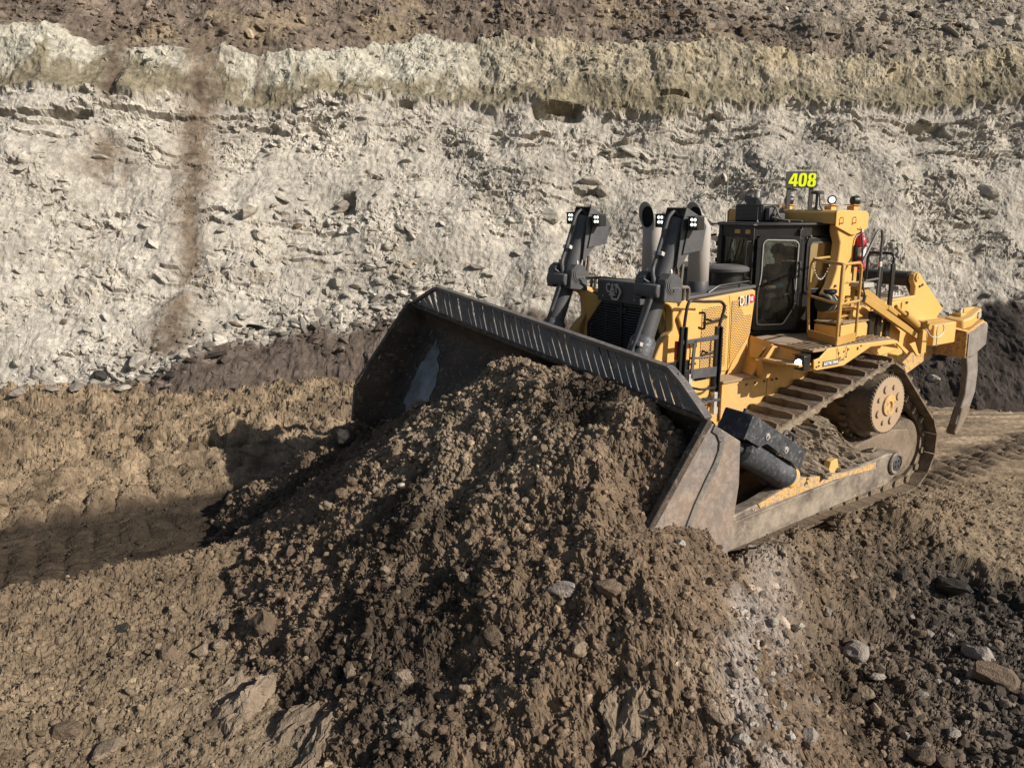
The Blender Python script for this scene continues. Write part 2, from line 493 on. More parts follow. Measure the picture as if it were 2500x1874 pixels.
# ================================================================ TERRAIN
SP, CP = math.sin(R(PITCH)), math.cos(R(PITCH))
def sight(px, py):
    """direction through a point of the photograph (used to survey where things stand)"""
    a, b = (px - 1250) / FPX, (937 - py) / FPX
    return np.array([a, CP + b * SP, -SP + b * CP])
def toe(x):
    """where the rock face meets the floor"""
    x = np.asarray(x, float)
    return 19.3 - 0.24 * np.clip(-3.0 - x, 0, 9) + 0.05 * np.clip(x - 10, 0, 40)
SLOPE = 0.74
def wall_xz(px, py):
    d = sight(px, py)
    t = 20.0
    for _ in range(30):
        x = d[0] * t; z = CAM_Z + d[2] * t
        t = (float(toe(x)) + SLOPE * (z - 0.6)) / d[1]
    return d[0] * t, CAM_Z + d[2] * t
def curve(pts):
    """list of photograph points on the face -> height as a function of x"""
    a = np.array([wall_xz(*p) for p in pts])
    return lambda x: np.interp(x, a[:, 0], a[:, 1])

# ---------------------------------------------------------------- the rock face
xs = np.concatenate([np.linspace(-60, -15.6, 50)[:-1], np.linspace(-15.6, 16.4, 1040), np.linspace(16.4, 60, 50)[1:]])
zs = np.concatenate([np.linspace(-1.2, 0.0, 10)[:-1], np.linspace(0.0, 12.2, 430), np.linspace(12.2, 24, 40)[1:]])
X, Z = np.meshgrid(xs, zs)
# strata boundaries surveyed from the photograph (as heights along the face)
top_brown = curve([(-900, 70), (0, 82), (150, 75), (250, 95), (400, 108), (520, 122), (700, 135), (850, 112), (1000, 92), (1200, 80), (1500, 92), (1800, 120), (2050, 135), (2300, 150), (2500, 130), (3300, 130)])
top_olive = curve([(-900, 150), (0, 165), (100, 130), (200, 145), (280, 120), (380, 165), (520, 185), (650, 195), (800, 205), (1000, 205), (1200, 205), (1400, 190), (1600, 205), (1800, 212), (2000, 215), (2200, 208), (2500, 195), (3300, 190)])
bot_olive = curve([(-900, 225), (0, 222), (200, 222), (280, 240), (400, 232), (540, 240), (620, 262), (680, 262), (760, 245), (900, 250), (1100, 252), (1300, 258), (1420, 275), (1570, 292), (1650, 290), (1750, 270), (1900, 262), (2200, 262), (2500, 258), (3300, 250)])
bot_pale = curve([(-900, 990), (0, 990), (200, 980), (330, 945), (420, 905), (500, 860), (620, 820), (800, 792), (1000, 778), (1250, 772), (1400, 770), (2150, 800), (2300, 785), (2420, 750), (2500, 735), (3300, 700)])
wob = 0.16 * fbm(X * 1.1, Z * 0.7, 5, 5, 0.6)
zb, zt, zo, zp = top_brown(X) + wob * 1.3, top_olive(X) + wob * 2.0, bot_olive(X) + wob * 1.2, bot_pale(X) + wob * 1.6
in_brown = sstep(-0.05, 0.05, Z - zb)
soft = 0.30 * fbm(X * 2.6, Z * 2.2, 5, 6, 0.65)
in_cap = sstep(-0.22, 0.22, Z - zt + soft) * (1 - in_brown)
in_olive = sstep(-0.07, 0.07, Z - zo) * (1 - sstep(-0.22, 0.22, Z - zt + soft)) * (1 - in_brown)
in_dark = 1 - sstep(-0.12, 0.12, Z - zp)
in_pale = np.clip(1 - in_brown - in_cap - in_olive - in_dark, 0, 1)
# relief
D = 0.40 * fbm(X * 0.22, Z * 0.30, 3, 11) + 0.11 * fbm(X * 0.8, Z * 0.9, 4, 12)
rubble = sstep(-0.05, 0.60, fbm(X * 0.45, Z * 0.55, 5, 13, .6))            # where the face is broken up, elsewhere it is dusty
shear = X + 0.25 * fbm(X * 1.3, Z * 1.3, 3, 14)
shz = Z + 0.12 * fbm(X * 1.7, Z * 1.7, 3, 15)
bl = (facets(shear, shz * 2.4, 0.80, 21, 0.7) * 0.15 + facets(shear, shz * 2.0, 0.36, 24, 0.9) * 0.22 + facets(shear, shz * 1.7, 0.17, 27, 1.1) * 0.34 + facets(shear, shz * 1.5, 0.085, 29, 1.2) * 0.42)
D += bl * (0.14 + 0.54 * rubble) * (0.35 + 0.65 * in_pale + 0.3 * in_brown)
# thin bedding ledges near the top of the pale beds and in the dark seam
bed = shz + 0.08 * fbm(X * 0.5, Z * 0.5, 2, 31)
lmask = sstep(0.02, 0.40, fbm(X * 0.30, Z * 1.1, 4, 33) + 0.55 * np.exp(-((Z - zo + 0.75) / 0.55) ** 2) - 0.05)
def beds(th, seed, amp):
    b_ = bed / th + 0.35 * fbm(X * 0.9, Z * 0.25, 3, seed)
    fl = np.floor(b_); fr = b_ - fl
    broken = sstep(-0.15, 0.25, vnoise(X * 0.9 + fl * 7.3, fl * 3.1, seed + 5))        # each bed crops out only here and there
    return (0.5 - fr) * amp * broken
ledge = lmask * (beds(0.31, 34, 0.17) + beds(0.115, 38, 0.075)) * (0.25 + 0.75 * in_pale + 0.3 * in_dark)
D += ledge
# the overhanging bed under the olive layer on the left, and two hollows
for (qx, qy, hw, hh_, dp) in [(60, 286, 1.5, .10, .30), (330, 275, .9, .07, .28), (420, 282, .8, .07, .25), (1360, 283, .75, .26, .50), (850, 500, .22, .30, .30), (2270, 305, .6, .15, .28), (1440, 462, .5, .07, .22), (980, 265, .4, .08, .25), (190, 288, .4, .12, .3), (1640, 247, .5, .08, .2), (620, 300, .5, .07, .2)]:
    ax, az = wall_xz(qx, qy)
    qz = Z - az + .05 * fbm(X * 2.2, X * 0 + qx, 3, 17)
    D -= dp * (1 - sstep(.75, 1.0, np.abs(X - ax + .1 * fbm(Z * 4, X * 2, 2, 18)) / hw)) * (1 - sstep(.8, 1.0, np.abs(qz) / hh_))
D += 0.12 * in_olive * (1 + 0.55 * fbm(X * 1.8, Z * 0.9, 5, 35)) + 0.16 * in_cap * (0.8 + 0.50 * fbm(X * 1.6, Z * 1.6, 6, 36, 0.6))
D += 0.10 * np.exp(-((Z - zo) / 0.12) ** 2)                              # lip of the olive bed over the pale one
cl = clods(shear, Z * 1.1, 0.55, 41, 0.14) * 0.45 + clods(shear, Z * 1.1, 0.26, 45, 0.25) * 0.55 + clods(shear, Z * 1.1, 0.13, 49, 0.4) * 0.7
D += cl * (0.12 + 0.65 * rubble) * (0.4 + 0.6 * in_pale + 0.5 * in_brown)
D += 0.018 * fbm(X * 9, Z * 9, 3, 51)
# wash-outs where brown soil ran down
run = np.zeros_like(X); cone = np.zeros_like(X)
def streak(pts, wd, amt, dest):
    a = np.array([wall_xz(p[0], p[1]) for p in pts]); wds = np.interp(Z, a[::-1, 1], np.array([p[2] for p in pts])[::-1])
    cx = np.interp(Z, a[::-1, 1], a[::-1, 0]) + 0.12 * fbm(Z * 1.1, Z * 0 + 3, 3, 61)
    m = np.exp(-((X - cx + 0.06 * fbm(X * 5, Z * 2, 3, 62)) / wds) ** 2) * (Z < a[0, 1]) * (Z > a[-1, 1])
    return m * amt * sstep(0, .35, Z - a[-1, 1] + .25 * fbm(X * 2.5, Z * 2.5, 3, 63)) * (sstep(-.05, .25, a[0, 1] - Z))
run = np.maximum(run, streak([(510, 40, .70), (490, 180, .42), (475, 300, .52), (472, 400, .50), (465, 500, .34), (462, 640, .26), (450, 700, .22)], 1, 0.95, run))
run = np.maximum(run, streak([(285, 60, .34), (275, 180, .24), (275, 270, .18)], 1, 0.9, run))
run = np.maximum(run, streak([(650, 70, .22), (632, 180, .12), (620, 255, .07)], 1, 0.65, run))
run = np.maximum(run, streak([(470, 690, .12), (440, 740, .40), (420, 800, .55), (395, 890, .70)], 1, 0.95, run))
run = np.maximum(run, streak([(250, 315, .10), (265, 370, .45), (270, 430, .85), (275, 455, .9)], 1, 0.75, run))
D = D * (1 - 0.65 * run) - 0.05 * run + 0.10 * streak([(470, 690, .10), (440, 740, .35), (420, 800, .5), (400, 900, .62)], 1, 1, run)
NY, NZ = -0.80, 0.60
WY = toe(X) + SLOPE * (Z - 0.6) + 0.35 * np.clip(Z - zb, 0, 6) - 0.55 * in_dark * np.clip(zp - Z, 0, 1.6)
P = np.stack([X + 0.05 * fbm(X * 2, Z * 2, 2, 71), WY + D * NY, Z + D * NZ], -1)
# colours of the beds
def C3(*c): return np.array(c)[None, None, :]
pn = fbm(X * 0.5, Z * 0.9, 5, 81)[..., None]; pm = fbm(X * 3.2, Z * 4.5, 4, 82)[..., None]
warm = sstep(-12, 12, X)[..., None]
pale = C3(.415, .384, .338) * (1 - warm) + C3(.365, .334, .290) * warm
pale = pale * (1 + 0.18 * pn + 0.14 * pm)
cap = C3(.405, .385, .325) * (1 + 0.22 * pm) * (1 - sstep(-3, 1, X)[..., None]) + sstep(-3, 1, X)[..., None] * (C3(.315, .275, .210) * (1 + 0.35 * pm + 0.2 * pn))
oli = C3(.205, .178, .125) * (1 + 0.30 * pm + .15 * pn)
bro = C3(.160, .128, .103) * (1 + 0.40 * pn + 0.40 * pm)
tan_ = sstep(0.15, 0.5, fbm(X * 0.45 + 3, Z * 0.8, 4, 86))[..., None]
bro = bro * (1 - tan_) + tan_ * C3(.22, .175, .125) * (1 + .3 * pm)
bro = bro * (1 - sstep(5, 11, X + 2.2 * (Z - 10))[..., None]) + sstep(5, 11, X + 2.2 * (Z - 10))[..., None] * C3(.27, .235, .19) * (1 + 0.35 * pm)
drk = C3(.105, .082, .068) * (1 - sstep(3, 8, X)[..., None]) + C3(.050, .041, .036) * sstep(3, 8, X)[..., None]
drk = drk * (1 + 0.4 * pm)
col = pale * in_pale[..., None] + cap * in_cap[..., None] + oli * in_olive[..., None] + bro * in_brown[..., None] + drk * in_dark[..., None]
# yellow-tan beds on the upper right, brown stains low down
yb = np.exp(-((Z - zb + 0.35) / 0.33) ** 2) * sstep(0, 3, X) * sstep(-0.1, 0.25, fbm(X * 0.6, Z * 0.8, 3, 83))
col = col * (1 - 0.5 * yb[..., None]) + 0.5 * yb[..., None] * C3(.40, .325, .205)
st = sstep(0.30, 0.62, fbm(X * 0.9, Z * 2.2, 4, 84)) * in_pale * np.exp(-((Z - 3.0) / 0.5) ** 2)
col = col * (1 - 0.5 * st[..., None]) + 0.5 * st[..., None] * C3(.30, .24, .16)
lowstone = sstep(0.1, 0.5, fbm(X * 3.5, Z * 4.5, 3, 85)) * np.exp(-((Z - zp - 0.1) / 0.45) ** 2)
col = col * (1 - 0.6 * lowstone[..., None]) + 0.6 * lowstone[..., None] * C3(.12, .10, .085)
rc = (C3(.168, .131, .098) * (1 - in_olive[..., None]) + C3(.105, .080, .062) * in_olive[..., None]) * (1 + 0.35 * pm)
run = np.clip(run * (1.12 + 0.55 * fbm(X * 3.5, Z * 3.0, 4, 88, .6)), 0, 1)
col = col * (1 - run[..., None]) + rc * run[..., None]
col = np.clip(col * 0.98, 0.01, 0.8)
wall_P, wall_C = P, col
face = link('rock_face', grid_mesh('rock_face', P, col, False), None, M['rockface'])
tag(face, kind='structure')

# ---------------------------------------------------------------- the pit floor
PV = np.array([[-60, .3], [0, .2], [6, .12], [8.4, .20], [9.6, .30], [10.15, .38], [10.45, .20], [10.9, -.16], [12.4, -.22], [13.4, -.14], [13.7, .0], [14.5, .12], [14.72, .30], [14.95, .32], [15.25, .20], [16.0, .26], [16.25, .42], [16.5, .43], [16.8, .36], [17.3, .42], [18.6, .54], [20, .62], [60, .7]])
def floor_h(x, y):
    Xm, Ym = w2m(x, y)
    v = -0.45 * x + 0.89 * y + 0.22 * fbm(x * 0.35, y * 0.35, 3, 101)
    u = 0.89 * x + 0.45 * y
    wl = 1 - sstep(-3.6, -0.6, x - 0.25 * (y - 10))
    h = np.interp(v, PV[:, 0], PV[:, 1]) * wl
    # beyond the machine the floor climbs a little to the foot of the dark seam
    h = h + (1 - wl) * (sstep(15.5, 19.5, y) * 0.45 * (1 - sstep(3, 8, x)) + 0.03)
    # the low, stony ground in the right foreground, with a crumbling edge
    e = np.interp(x + 0.25 * fbm(x * .9, y * .9, 3, 103), [1, 3.4, 5.0, 6.2, 9, 30], [8.6, 10.3, 11.2, 10.1, 9.3, 8.5])
    low = (1 - wl) * sstep(0.0, 1.1, e - y + 0.35 * fbm(x * 1.3, y * 1.3, 4, 104)) * sstep(1.0, 2.6, x)
    h = h - 0.34 * low
    h = h + 0.30 * low * sstep(4.0, 8.0, x) * sstep(9.5, 6.5, y)
    # spoil that rolls off the blade's near end, lying along the push arm
    ww = np.exp(-((Ym - np.interp(Xm, [-4, -1.5, 0, 1.5, 2.6, 3.4, 5], [3.0, 2.52, 2.48, 2.55, 2.85, 3.25, 3.6])) / np.where(Ym < 2.5, .34, np.interp(Xm, [-2, 0, 2, 4], [.75, .80, .70, .62]))) ** 2) * np.interp(Xm, [-3.0, -2.2, -1.6, -.8, .5, 1.2, 2.0, 2.8, 3.6, 6], [0.0, .10, .34, .56, .58, .64, .84, 1.10, 1.3, .2])
    h = h + ww
    return h, low, wl, v, u, Xm, Ym, ww
def loose(x, y, s=1.0):
    """small scale relief of pushed soil"""
    k = 0.08 * fbm(x * 1.1, y * 1.1, 4, 111) + 0.045 * fbm(x * 3.7, y * 3.7, 5, 112, 0.6)
    wx = x + 0.10 * fbm(x * 2.1, y * 2.1, 2, 113); wy = y + 0.10 * fbm(x * 2.1 + 9, y * 2.1, 2, 114)
    patch = sstep(-0.5, 0.5, fbm(x * 0.8, y * 0.8, 3, 115))
    patch2 = 0.15 + 0.85 * sstep(-0.25, 0.35, fbm(x * 0.95 + 5, y * 0.95, 4, 118))
    s = s * patch2
    k = k + 0.05 * fbm(x * 0.55, y * 0.55, 3, 119)
    c = clods(wx, wy, 0.60, 121, 0.10) * 0.50 + (clods(wx, wy, 0.22, 125, 0.22) * 0.55 + clods(wx, wy, 0.11, 129, 0.40) * 0.8) * (0.35 + 0.65 * patch) + clods(wx, wy, 0.058, 133, 0.55) * 0.9
    k = k + 0.014 * fbm(x * 24, y * 24, 3, 120, .6)
    k = k - 0.055 * np.abs(fbm(x * 4.6, y * 4.6, 3, 116)) + 0.030 * np.abs(fbm(x * 11, y * 11, 3, 117))
    return k + c * s
uu = np.concatenate([-np.geomspace(8, 0.74, 26)[:-1], np.linspace(-0.74, 0.74, 760), np.geomspace(0.74, 8, 26)[1:]])
inv = np.concatenate([np.linspace(1 / 5.2, 1 / 9.0, 170)[:-1], np.linspace(1 / 9.0, 1 / 22.0, 430)])
yy = np.concatenate([[-60, -30, -15, -6, -1, 2, 4], 1 / inv, [24, 28, 40]])
U, Yg = np.meshgrid(uu, yy)
Xg = U * np.maximum(Yg, 4.0)
H, low, wl, V, Us, Xm, Ym, ww = floor_h(Xg, Yg)
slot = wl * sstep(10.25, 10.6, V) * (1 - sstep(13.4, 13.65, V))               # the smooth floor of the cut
facez = wl * sstep(13.4, 13.6, V) * (1 - sstep(14.6, 14.85, V))              # its side, printed by the track
tl = (1 - wl) * (1 - low) * (np.exp(-((np.abs(Ym) - 1.45) / 0.42) ** 4)) * (Xm < -2.2)
bench = (1 - wl) * (1 - low)
behind = bench * sstep(12.5, 14.5, Yg)
rough = np.clip(1 - 0.70 * slot - 0.35 * facez - 0.78 * behind - 0.45 * bench * (ww < .15), 0.10, 1)
Hn = H + loose(Xg * 1.35, Yg * 1.35) / 1.3 * rough
prints = sstep(-0.1, 0.3, fbm(Us * 0.5, V * 0.9, 2, 140))
Hn += facez * (0.12 * prints * np.abs(np.sin(Us * math.pi / 0.50 + 1.2 * fbm(Xg, Yg, 2, 141))) ** 0.7 + 0.07 * fbm(Us * 2.5, V * 6, 5, 142, .6))
bank = wl * sstep(14.7, 15.0, V)
Hn += bank * 0.09 * sstep(0.0, 0.3, fbm(Us * 0.4 + 3, V * 1.2, 2, 148)) * np.abs(np.sin(Us * math.pi / 0.44 + 1.1 * fbm(Xg, Yg, 2, 149))) * (1 - sstep(16.2, 16.6, V))
Hn += bank * 0.6 * loose(Xg * 1.0 + 50, Yg * 1.0, 1.0)
Hn += bank * (0.14 * fbm(Xg * 1.6, Yg * 2.4, 5, 146, .62) - 0.05 * np.abs(fbm(Us * 1.1, V * 3.2, 4, 147)))
Hn += tl * (-0.08 + 0.11 * np.abs(np.sin(Xm * math.pi / 0.32 + 0.6 * fbm(Xg * 1.5, Yg * 1.5, 2, 143))))
Hn += behind * 0.07 * fbm(Xg * 0.45 + .3 * Yg, Yg * 4.0, 5, 144, .6) + slot * (0.05 * fbm(Us * 0.8, V * 5, 5, 145, .6) + 0.06 * sstep(-.1, .25, fbm(Us * .5, V * .8, 2, 150)) * np.abs(np.sin(Us * math.pi / .36 + .5 * fbm(Xg, Yg, 2, 151))))
Pf = np.stack([Xg, Yg, Hn], -1)
def cmix(a, b, t): return a * (1 - t[..., None]) + b * t[..., None]
fn = fbm(Xg * 0.7, Yg * 0.7, 5, 151)[..., None]; fm = fbm(Xg * 3.5, Yg * 3.5, 4, 152)[..., None]
brown = C3(.165, .122, .082)
c = np.broadcast_to(brown, Pf.shape).copy() * (1 + 0.22 * fn + 0.16 * fm)
c = cmix(c, C3(.200, .150, .100) * (1 + 0.5 * fm + .35 * fn), wl * sstep(13.2, 14, V))
c = cmix(c, C3(.030, .023, .017) * (1 + 0.3 * fm + .5 * fbm(Us * 0.5, V * 4, 3, 154)[..., None]), slot * .92)  # moist soil colour, blackened further to carry the shade over the cut
c = cmix(c, C3(.205, .158, .108) * (1 + 0.25 * fm), bench)
c = cmix(c, C3(.235, .180, .125) * (1 + 0.55 * fbm(Xg * 0.4, Yg * 4, 4, 153)[..., None]), behind)
c = cmix(c, C3(.10, .077, .058) * (1 + .3 * fm), tl * .7)
c = cmix(c, (C3(.120, .090, .065) * (1 - sstep(3.4, 5.2, Xg)[..., None]) + C3(.082, .068, .056) * sstep(3.4, 5.2, Xg)[..., None]) * (1 + 0.40 * fm + .4 * fn), low)
pale_strip = low * np.exp(-((Xg - np.interp(Yg, [5, 6.4, 8, 9.5], [1.9, 2.25, 2.70, 3.1])) / 0.34) ** 2)
c = cmix(c, C3(.31, .275, .250) * (1 + 0.25 * fm), 0.9 * pale_strip)
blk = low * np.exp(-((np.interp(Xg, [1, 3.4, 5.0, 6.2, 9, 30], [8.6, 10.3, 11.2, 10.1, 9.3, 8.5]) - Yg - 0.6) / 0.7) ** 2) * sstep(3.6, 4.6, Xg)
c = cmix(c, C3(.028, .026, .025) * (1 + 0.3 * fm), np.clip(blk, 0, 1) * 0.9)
c = cmix(c, brown * 0.95 * (1 + 0.2 * fm), np.clip(ww * 2.2, 0, 1) * (1 - .5 * low))
fg = sstep(8.5, 7.0, Yg) * wl
c = cmix(c, C3(.182, .138, .094) * (1 + 0.25 * fn + .25 * fm), fg)
floor_C = np.clip(c, 0.012, 0.7)
floor_P = Pf
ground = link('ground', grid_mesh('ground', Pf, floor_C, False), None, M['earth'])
tag(ground, kind='structure')

# ---------------------------------------------------------------- the heap in front of the blade
CREST = [(5.05, -3.05, 1.35), (4.8, -2.4, 1.50), (4.6, -1.7, 1.72), (4.45, -1.0, 2.05), (4.3, -0.45, 2.42), (4.18, 0.1, 2.80), (4.12, 0.45, 2.83), (4.04, 1.0, 2.86),
         (4.04, 1.7, 2.76), (4.04, 2.4, 2.62), (4.08, 2.85, 2.40), (4.25, 3.15, 1.66), (3.9, 3.4, 1.38), (3.3, 3.5, 1.15), (5.2, 1.2, 1.92), (5.4, -.6, 1.62)]
def heap_h(Xm, Ym):
    cr = []
    for a, b in zip(CREST[:13], CREST[1:14]):
        for k in range(6):
            t = k / 6
            cr.append([a[i] + (b[i] - a[i]) * t for i in range(3)])
    cr += [list(p) for p in CREST[13:]]
    h = np.full(Xm.shape, -9.0)
    for cx_, cy_, cz_ in cr:
        d = np.sqrt((Xm - cx_) ** 2 + (Ym - cy_) ** 2)
        h = np.maximum(h, cz_ - (0.80 - 0.00 * np.clip(((Xm - cx_) * .6 - (Ym - cy_) * .8) / np.maximum(d, .05), 0, 1)) * np.sqrt(d * d + 0.02) + 0.016 * d * d * (d < 4) + 0.256 * (d >= 4))
    return h
nX, nY = 470, 520
gx = 3.78 + (10.2 - 3.78) * np.linspace(0, 1, nX)
gy = np.linspace(-5.4, 6.4, nY)
HX, HY = np.meshgrid(gx, gy)
wx_, wy_ = m2w(HX, HY)
hh = heap_h(HX + 0.18 * fbm(wx_ * 1.1, wy_ * 1.1, 3, 201), HY + 0.22 * fbm(wx_ * 1.1, wy_ * 1.1 + 7, 3, 202))
gul = fbm(np.arctan2(HY - 0.4, HX - 3.0) * 5.5, np.hypot(HX - 3, HY) * 0.35, 4, 203)
hh = hh + 0.025 * gul * sstep(0.2, 1.5, np.hypot(HX - 4.1, HY - .3))
lo_ = loose(wx_ * 1.55 + 31, wy_ * 1.55 + 17, 1.0) / 1.45 + 0.035 * fbm(wx_ * 5, wy_ * 5, 5, 204, 0.65) + 0.04 * fbm(wx_ * 1.3, wy_ * 1.3, 3, 205)
gyy, gxx = np.gradient(hh, gy, gx)
gl = 1 / np.sqrt(1 + gxx ** 2 + gyy ** 2)
nox, noy, noz = np.clip(-gxx * gl, -.75, .75), np.clip(-gyy * gl, -.75, .75), gl
hh = hh + lo_ * np.clip(noz, .6, 1)
# the end plate holds the soil back on its outer side
capz = np.interp(HX, [3.2, 3.6, 4.0, 4.35, 4.6, 4.85, 5.1], [1.20, 1.38, 1.46, 1.58, 1.62, 1.60, 1.56])
edge_ = np.maximum(2.44 - 1.24 * (HX - 3.82), capz) + 0.95 * np.clip(3.03 - HY, 0, 9) + 0.6 * lo_ - .03
hh = np.where((HY > 1.5) & (HY <= 3.03) & (HX < 5.1), np.minimum(hh, edge_), hh)
hh = np.where((HY > 3.03) & (HX < 5.1), np.minimum(hh, capz - 0.55 * (HY - 3.05) + 0.5 * (loose(wx_ + 31, wy_ + 17, 1.0))), hh)
hh = hh - 0.16 * np.clip(HY - 3.35, 0, 9)
base = floor_h(wx_, wy_)[0]
hh = np.where(HX < 3.9, np.minimum(hh, 2.86), hh)
hn = fbm(wx_ * 0.8, wy_ * 0.8, 4, 211)[..., None]; hm = fbm(wx_ * 3.1, wy_ * 3.1, 4, 212)[..., None]
hc = C3(.152, .110, .076) * (1 + 0.18 * hn + 0.22 * hm)
hc = cmix(hc, C3(.220, .170, .121) * (1 + 0.2 * hm), sstep(1.1, 0.2, np.hypot(HX - 4.3, HY - .6) - 1.1) * 0.8)
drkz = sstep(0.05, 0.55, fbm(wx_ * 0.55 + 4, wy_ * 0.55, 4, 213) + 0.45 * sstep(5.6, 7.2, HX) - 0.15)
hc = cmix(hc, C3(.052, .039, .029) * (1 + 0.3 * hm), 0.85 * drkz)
palep = sstep(0.42, 0.7, fbm(wx_ * 0.9, wy_ * 0.9, 4, 214)) * sstep(6.6, 5.6, wy_)
hc = cmix(hc, C3(.25, .205, .160) * (1 + 0.2 * hm), 0.8 * palep)
hs_ = np.exp(-((wx_ - np.interp(wy_, [4.5, 6.4, 8, 9.5], [1.55, 2.05, 2.60, 3.0]) + .12 * fbm(wx_ * 2, wy_ * 2, 3, 215)) / 0.30) ** 2) * sstep(8.6, 7.9, wy_)
hc = cmix(hc, C3(.30, .262, .235) * (1 + 0.25 * hm), 0.9 * hs_ * sstep(-.45, .25, fbm(wx_ * 2.5, wy_ * 2.5, 4, 216, .6)))
keep = hh > base - 0.25
hz = np.where(keep, hh, base - 0.25)
offX = np.where(HX < 4.15, 0, lo_ * nox); offY = np.where((np.abs(HY - 3.05) < .2) & (HX < 5.1), 0, lo_ * noy)
wx_, wy_ = m2w(HX + offX, HY + offY)
heap_P = np.stack([wx_, wy_, hz], -1)
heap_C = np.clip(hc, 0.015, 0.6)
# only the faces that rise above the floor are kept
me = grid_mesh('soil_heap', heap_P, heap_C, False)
bm = bmesh.new(); bm.from_mesh(me)
kf = keep.reshape(-1)
bm.verts.ensure_lookup_table()
dead = [f for f in bm.faces if not any(kf[v_.index] for v_ in f.verts)]
bmesh.ops.delete(bm, geom=dead, context='FACES')
bm.to_mesh(me); bm.free()
heap = link('soil_heap', me, None, M['earth'])
tag(heap, 'large heap of loose brown soil pushed up in front of the dozer blade', 'soil heap')
heap_keep = hh > base + 0.02

# ---------------------------------------------------------------- loose stones and crumbs (uncountable)
def rock_cloud(name, pts, scl, rot, cols, mat, flat, sub, seed, label, cat):
    me = bpy.data.meshes.new(name)
    n = len(pts)
    me.vertices.add(n); me.vertices.foreach_set('co', pts.astype(np.float32).reshape(-1))
    for nm, typ, arr in (('scl', 'FLOAT_VECTOR', scl), ('rot', 'FLOAT_VECTOR', rot)):
        a = me.attributes.new(nm, typ, 'POINT'); a.data.foreach_set('vector', arr.astype(np.float32).reshape(-1))
    a = me.attributes.new('col', 'FLOAT_COLOR', 'POINT')
    c4 = np.ones((n, 4), np.float32); c4[:, :3] = cols; a.data.foreach_set('color', c4.reshape(-1))
    me.update()
    o = link(name, me, None, mat)
    g = bpy.data.node_groups.new(name + '_scatter', 'GeometryNodeTree')
    g.interface.new_socket('Geometry', in_out='INPUT', socket_type='NodeSocketGeometry')
    g.interface.new_socket('Geometry', in_out='OUTPUT', socket_type='NodeSocketGeometry')
    N = g.nodes; L = g.links.new
    gi = N.new('NodeGroupInput'); go = N.new('NodeGroupOutput')
    toi = N.new('GeometryNodeGeometryToInstance')
    for k in range(6):
        ico = N.new('GeometryNodeMeshIcoSphere'); ico.inputs['Radius'].default_value = 1.0; ico.inputs['Subdivisions'].default_value = sub
        pos = N.new('GeometryNodeInputPosition')
        nz = N.new('ShaderNodeTexNoise'); nz.noise_dimensions = '4D'
        nz.inputs['W'].default_value = seed + k * 7.7; nz.inputs['Scale'].default_value = 1.15; nz.inputs['Detail'].default_value = 2.5
        L(pos.outputs[0], nz.inputs['Vector'])
        sb = N.new('ShaderNodeVectorMath'); sb.operation = 'SUBTRACT'; sb.inputs[1].default_value = (0.5, 0.5, 0.5)
        L(nz.outputs['Color'], sb.inputs[0])
        sc = N.new('ShaderNodeVectorMath'); sc.operation = 'SCALE'; sc.inputs['Scale'].default_value = 2.1
        L(sb.outputs[0], sc.inputs[0])
        sp = N.new('GeometryNodeSetPosition'); L(ico.outputs[0], sp.inputs[0]); L(sc.outputs[0], sp.inputs['Offset'])
        last = sp.outputs[0]
        if flat:
            hull = N.new('GeometryNodeConvexHull'); L(last, hull.inputs[0]); last = hull.outputs[0]
        ss = N.new('GeometryNodeSetShadeSmooth'); ss.inputs['Shade Smooth'].default_value = False
        L(last, ss.inputs[0])
        sm = N.new('GeometryNodeSetMaterial'); sm.inputs['Material'].default_value = mat
        L(ss.outputs[0], sm.inputs[0]); L(sm.outputs[0], toi.inputs[0])
    iop = N.new('GeometryNodeInstanceOnPoints')
    L(gi.outputs[0], iop.inputs['Points']); L(toi.outputs[0], iop.inputs['Instance'])
    iop.inputs['Pick Instance'].default_value = True
    for nm, sock, in (('scl', 'Scale'), ('rot', 'Rotation')):
        na = N.new('GeometryNodeInputNamedAttribute'); na.data_type = 'FLOAT_VECTOR'; na.inputs['Name'].default_value = nm
        L(na.outputs['Attribute'], iop.inputs[sock])
    L(iop.outputs[0], go.inputs[0])
    m = o.modifiers.new('scatter', 'NODES'); m.node_group = g
    tag(o, label, cat, kind='stuff')
    return o
rng = np.random.default_rng(7)
def scatter(P, Cc, mask, n, smin, smax, power, flatz, tintvar, sink, light=1.0):
    """sizes follow a power law; sizes grow with distance just as the grid's own spacing does"""
    Pf_, Cf = P.reshape(-1, 3), Cc.reshape(-1, 3)
    ok = np.flatnonzero(mask.reshape(-1) > rng.random(mask.size))
    i = rng.choice(ok, n)
    p = Pf_[i] + rng.normal(0, 0.012, (n, 3))
    r = smin * (smax / smin) ** (rng.random(n) ** power)
    s = r[:, None] * np.stack([rng.uniform(.7, 1.25, n), rng.uniform(.6, 1.1, n), rng.uniform(.7, 1.0, n) * flatz], -1)
    ro = np.stack([rng.normal(0, .5, n), rng.normal(0, .5, n), rng.uniform(0, 6.283, n)], -1)
    c = Cf[i] * light * rng.normal(1.0, tintvar, (n, 1)).clip(0.45, 1.9)
    p[:, 2] -= r * sink
    return p, s, ro, c
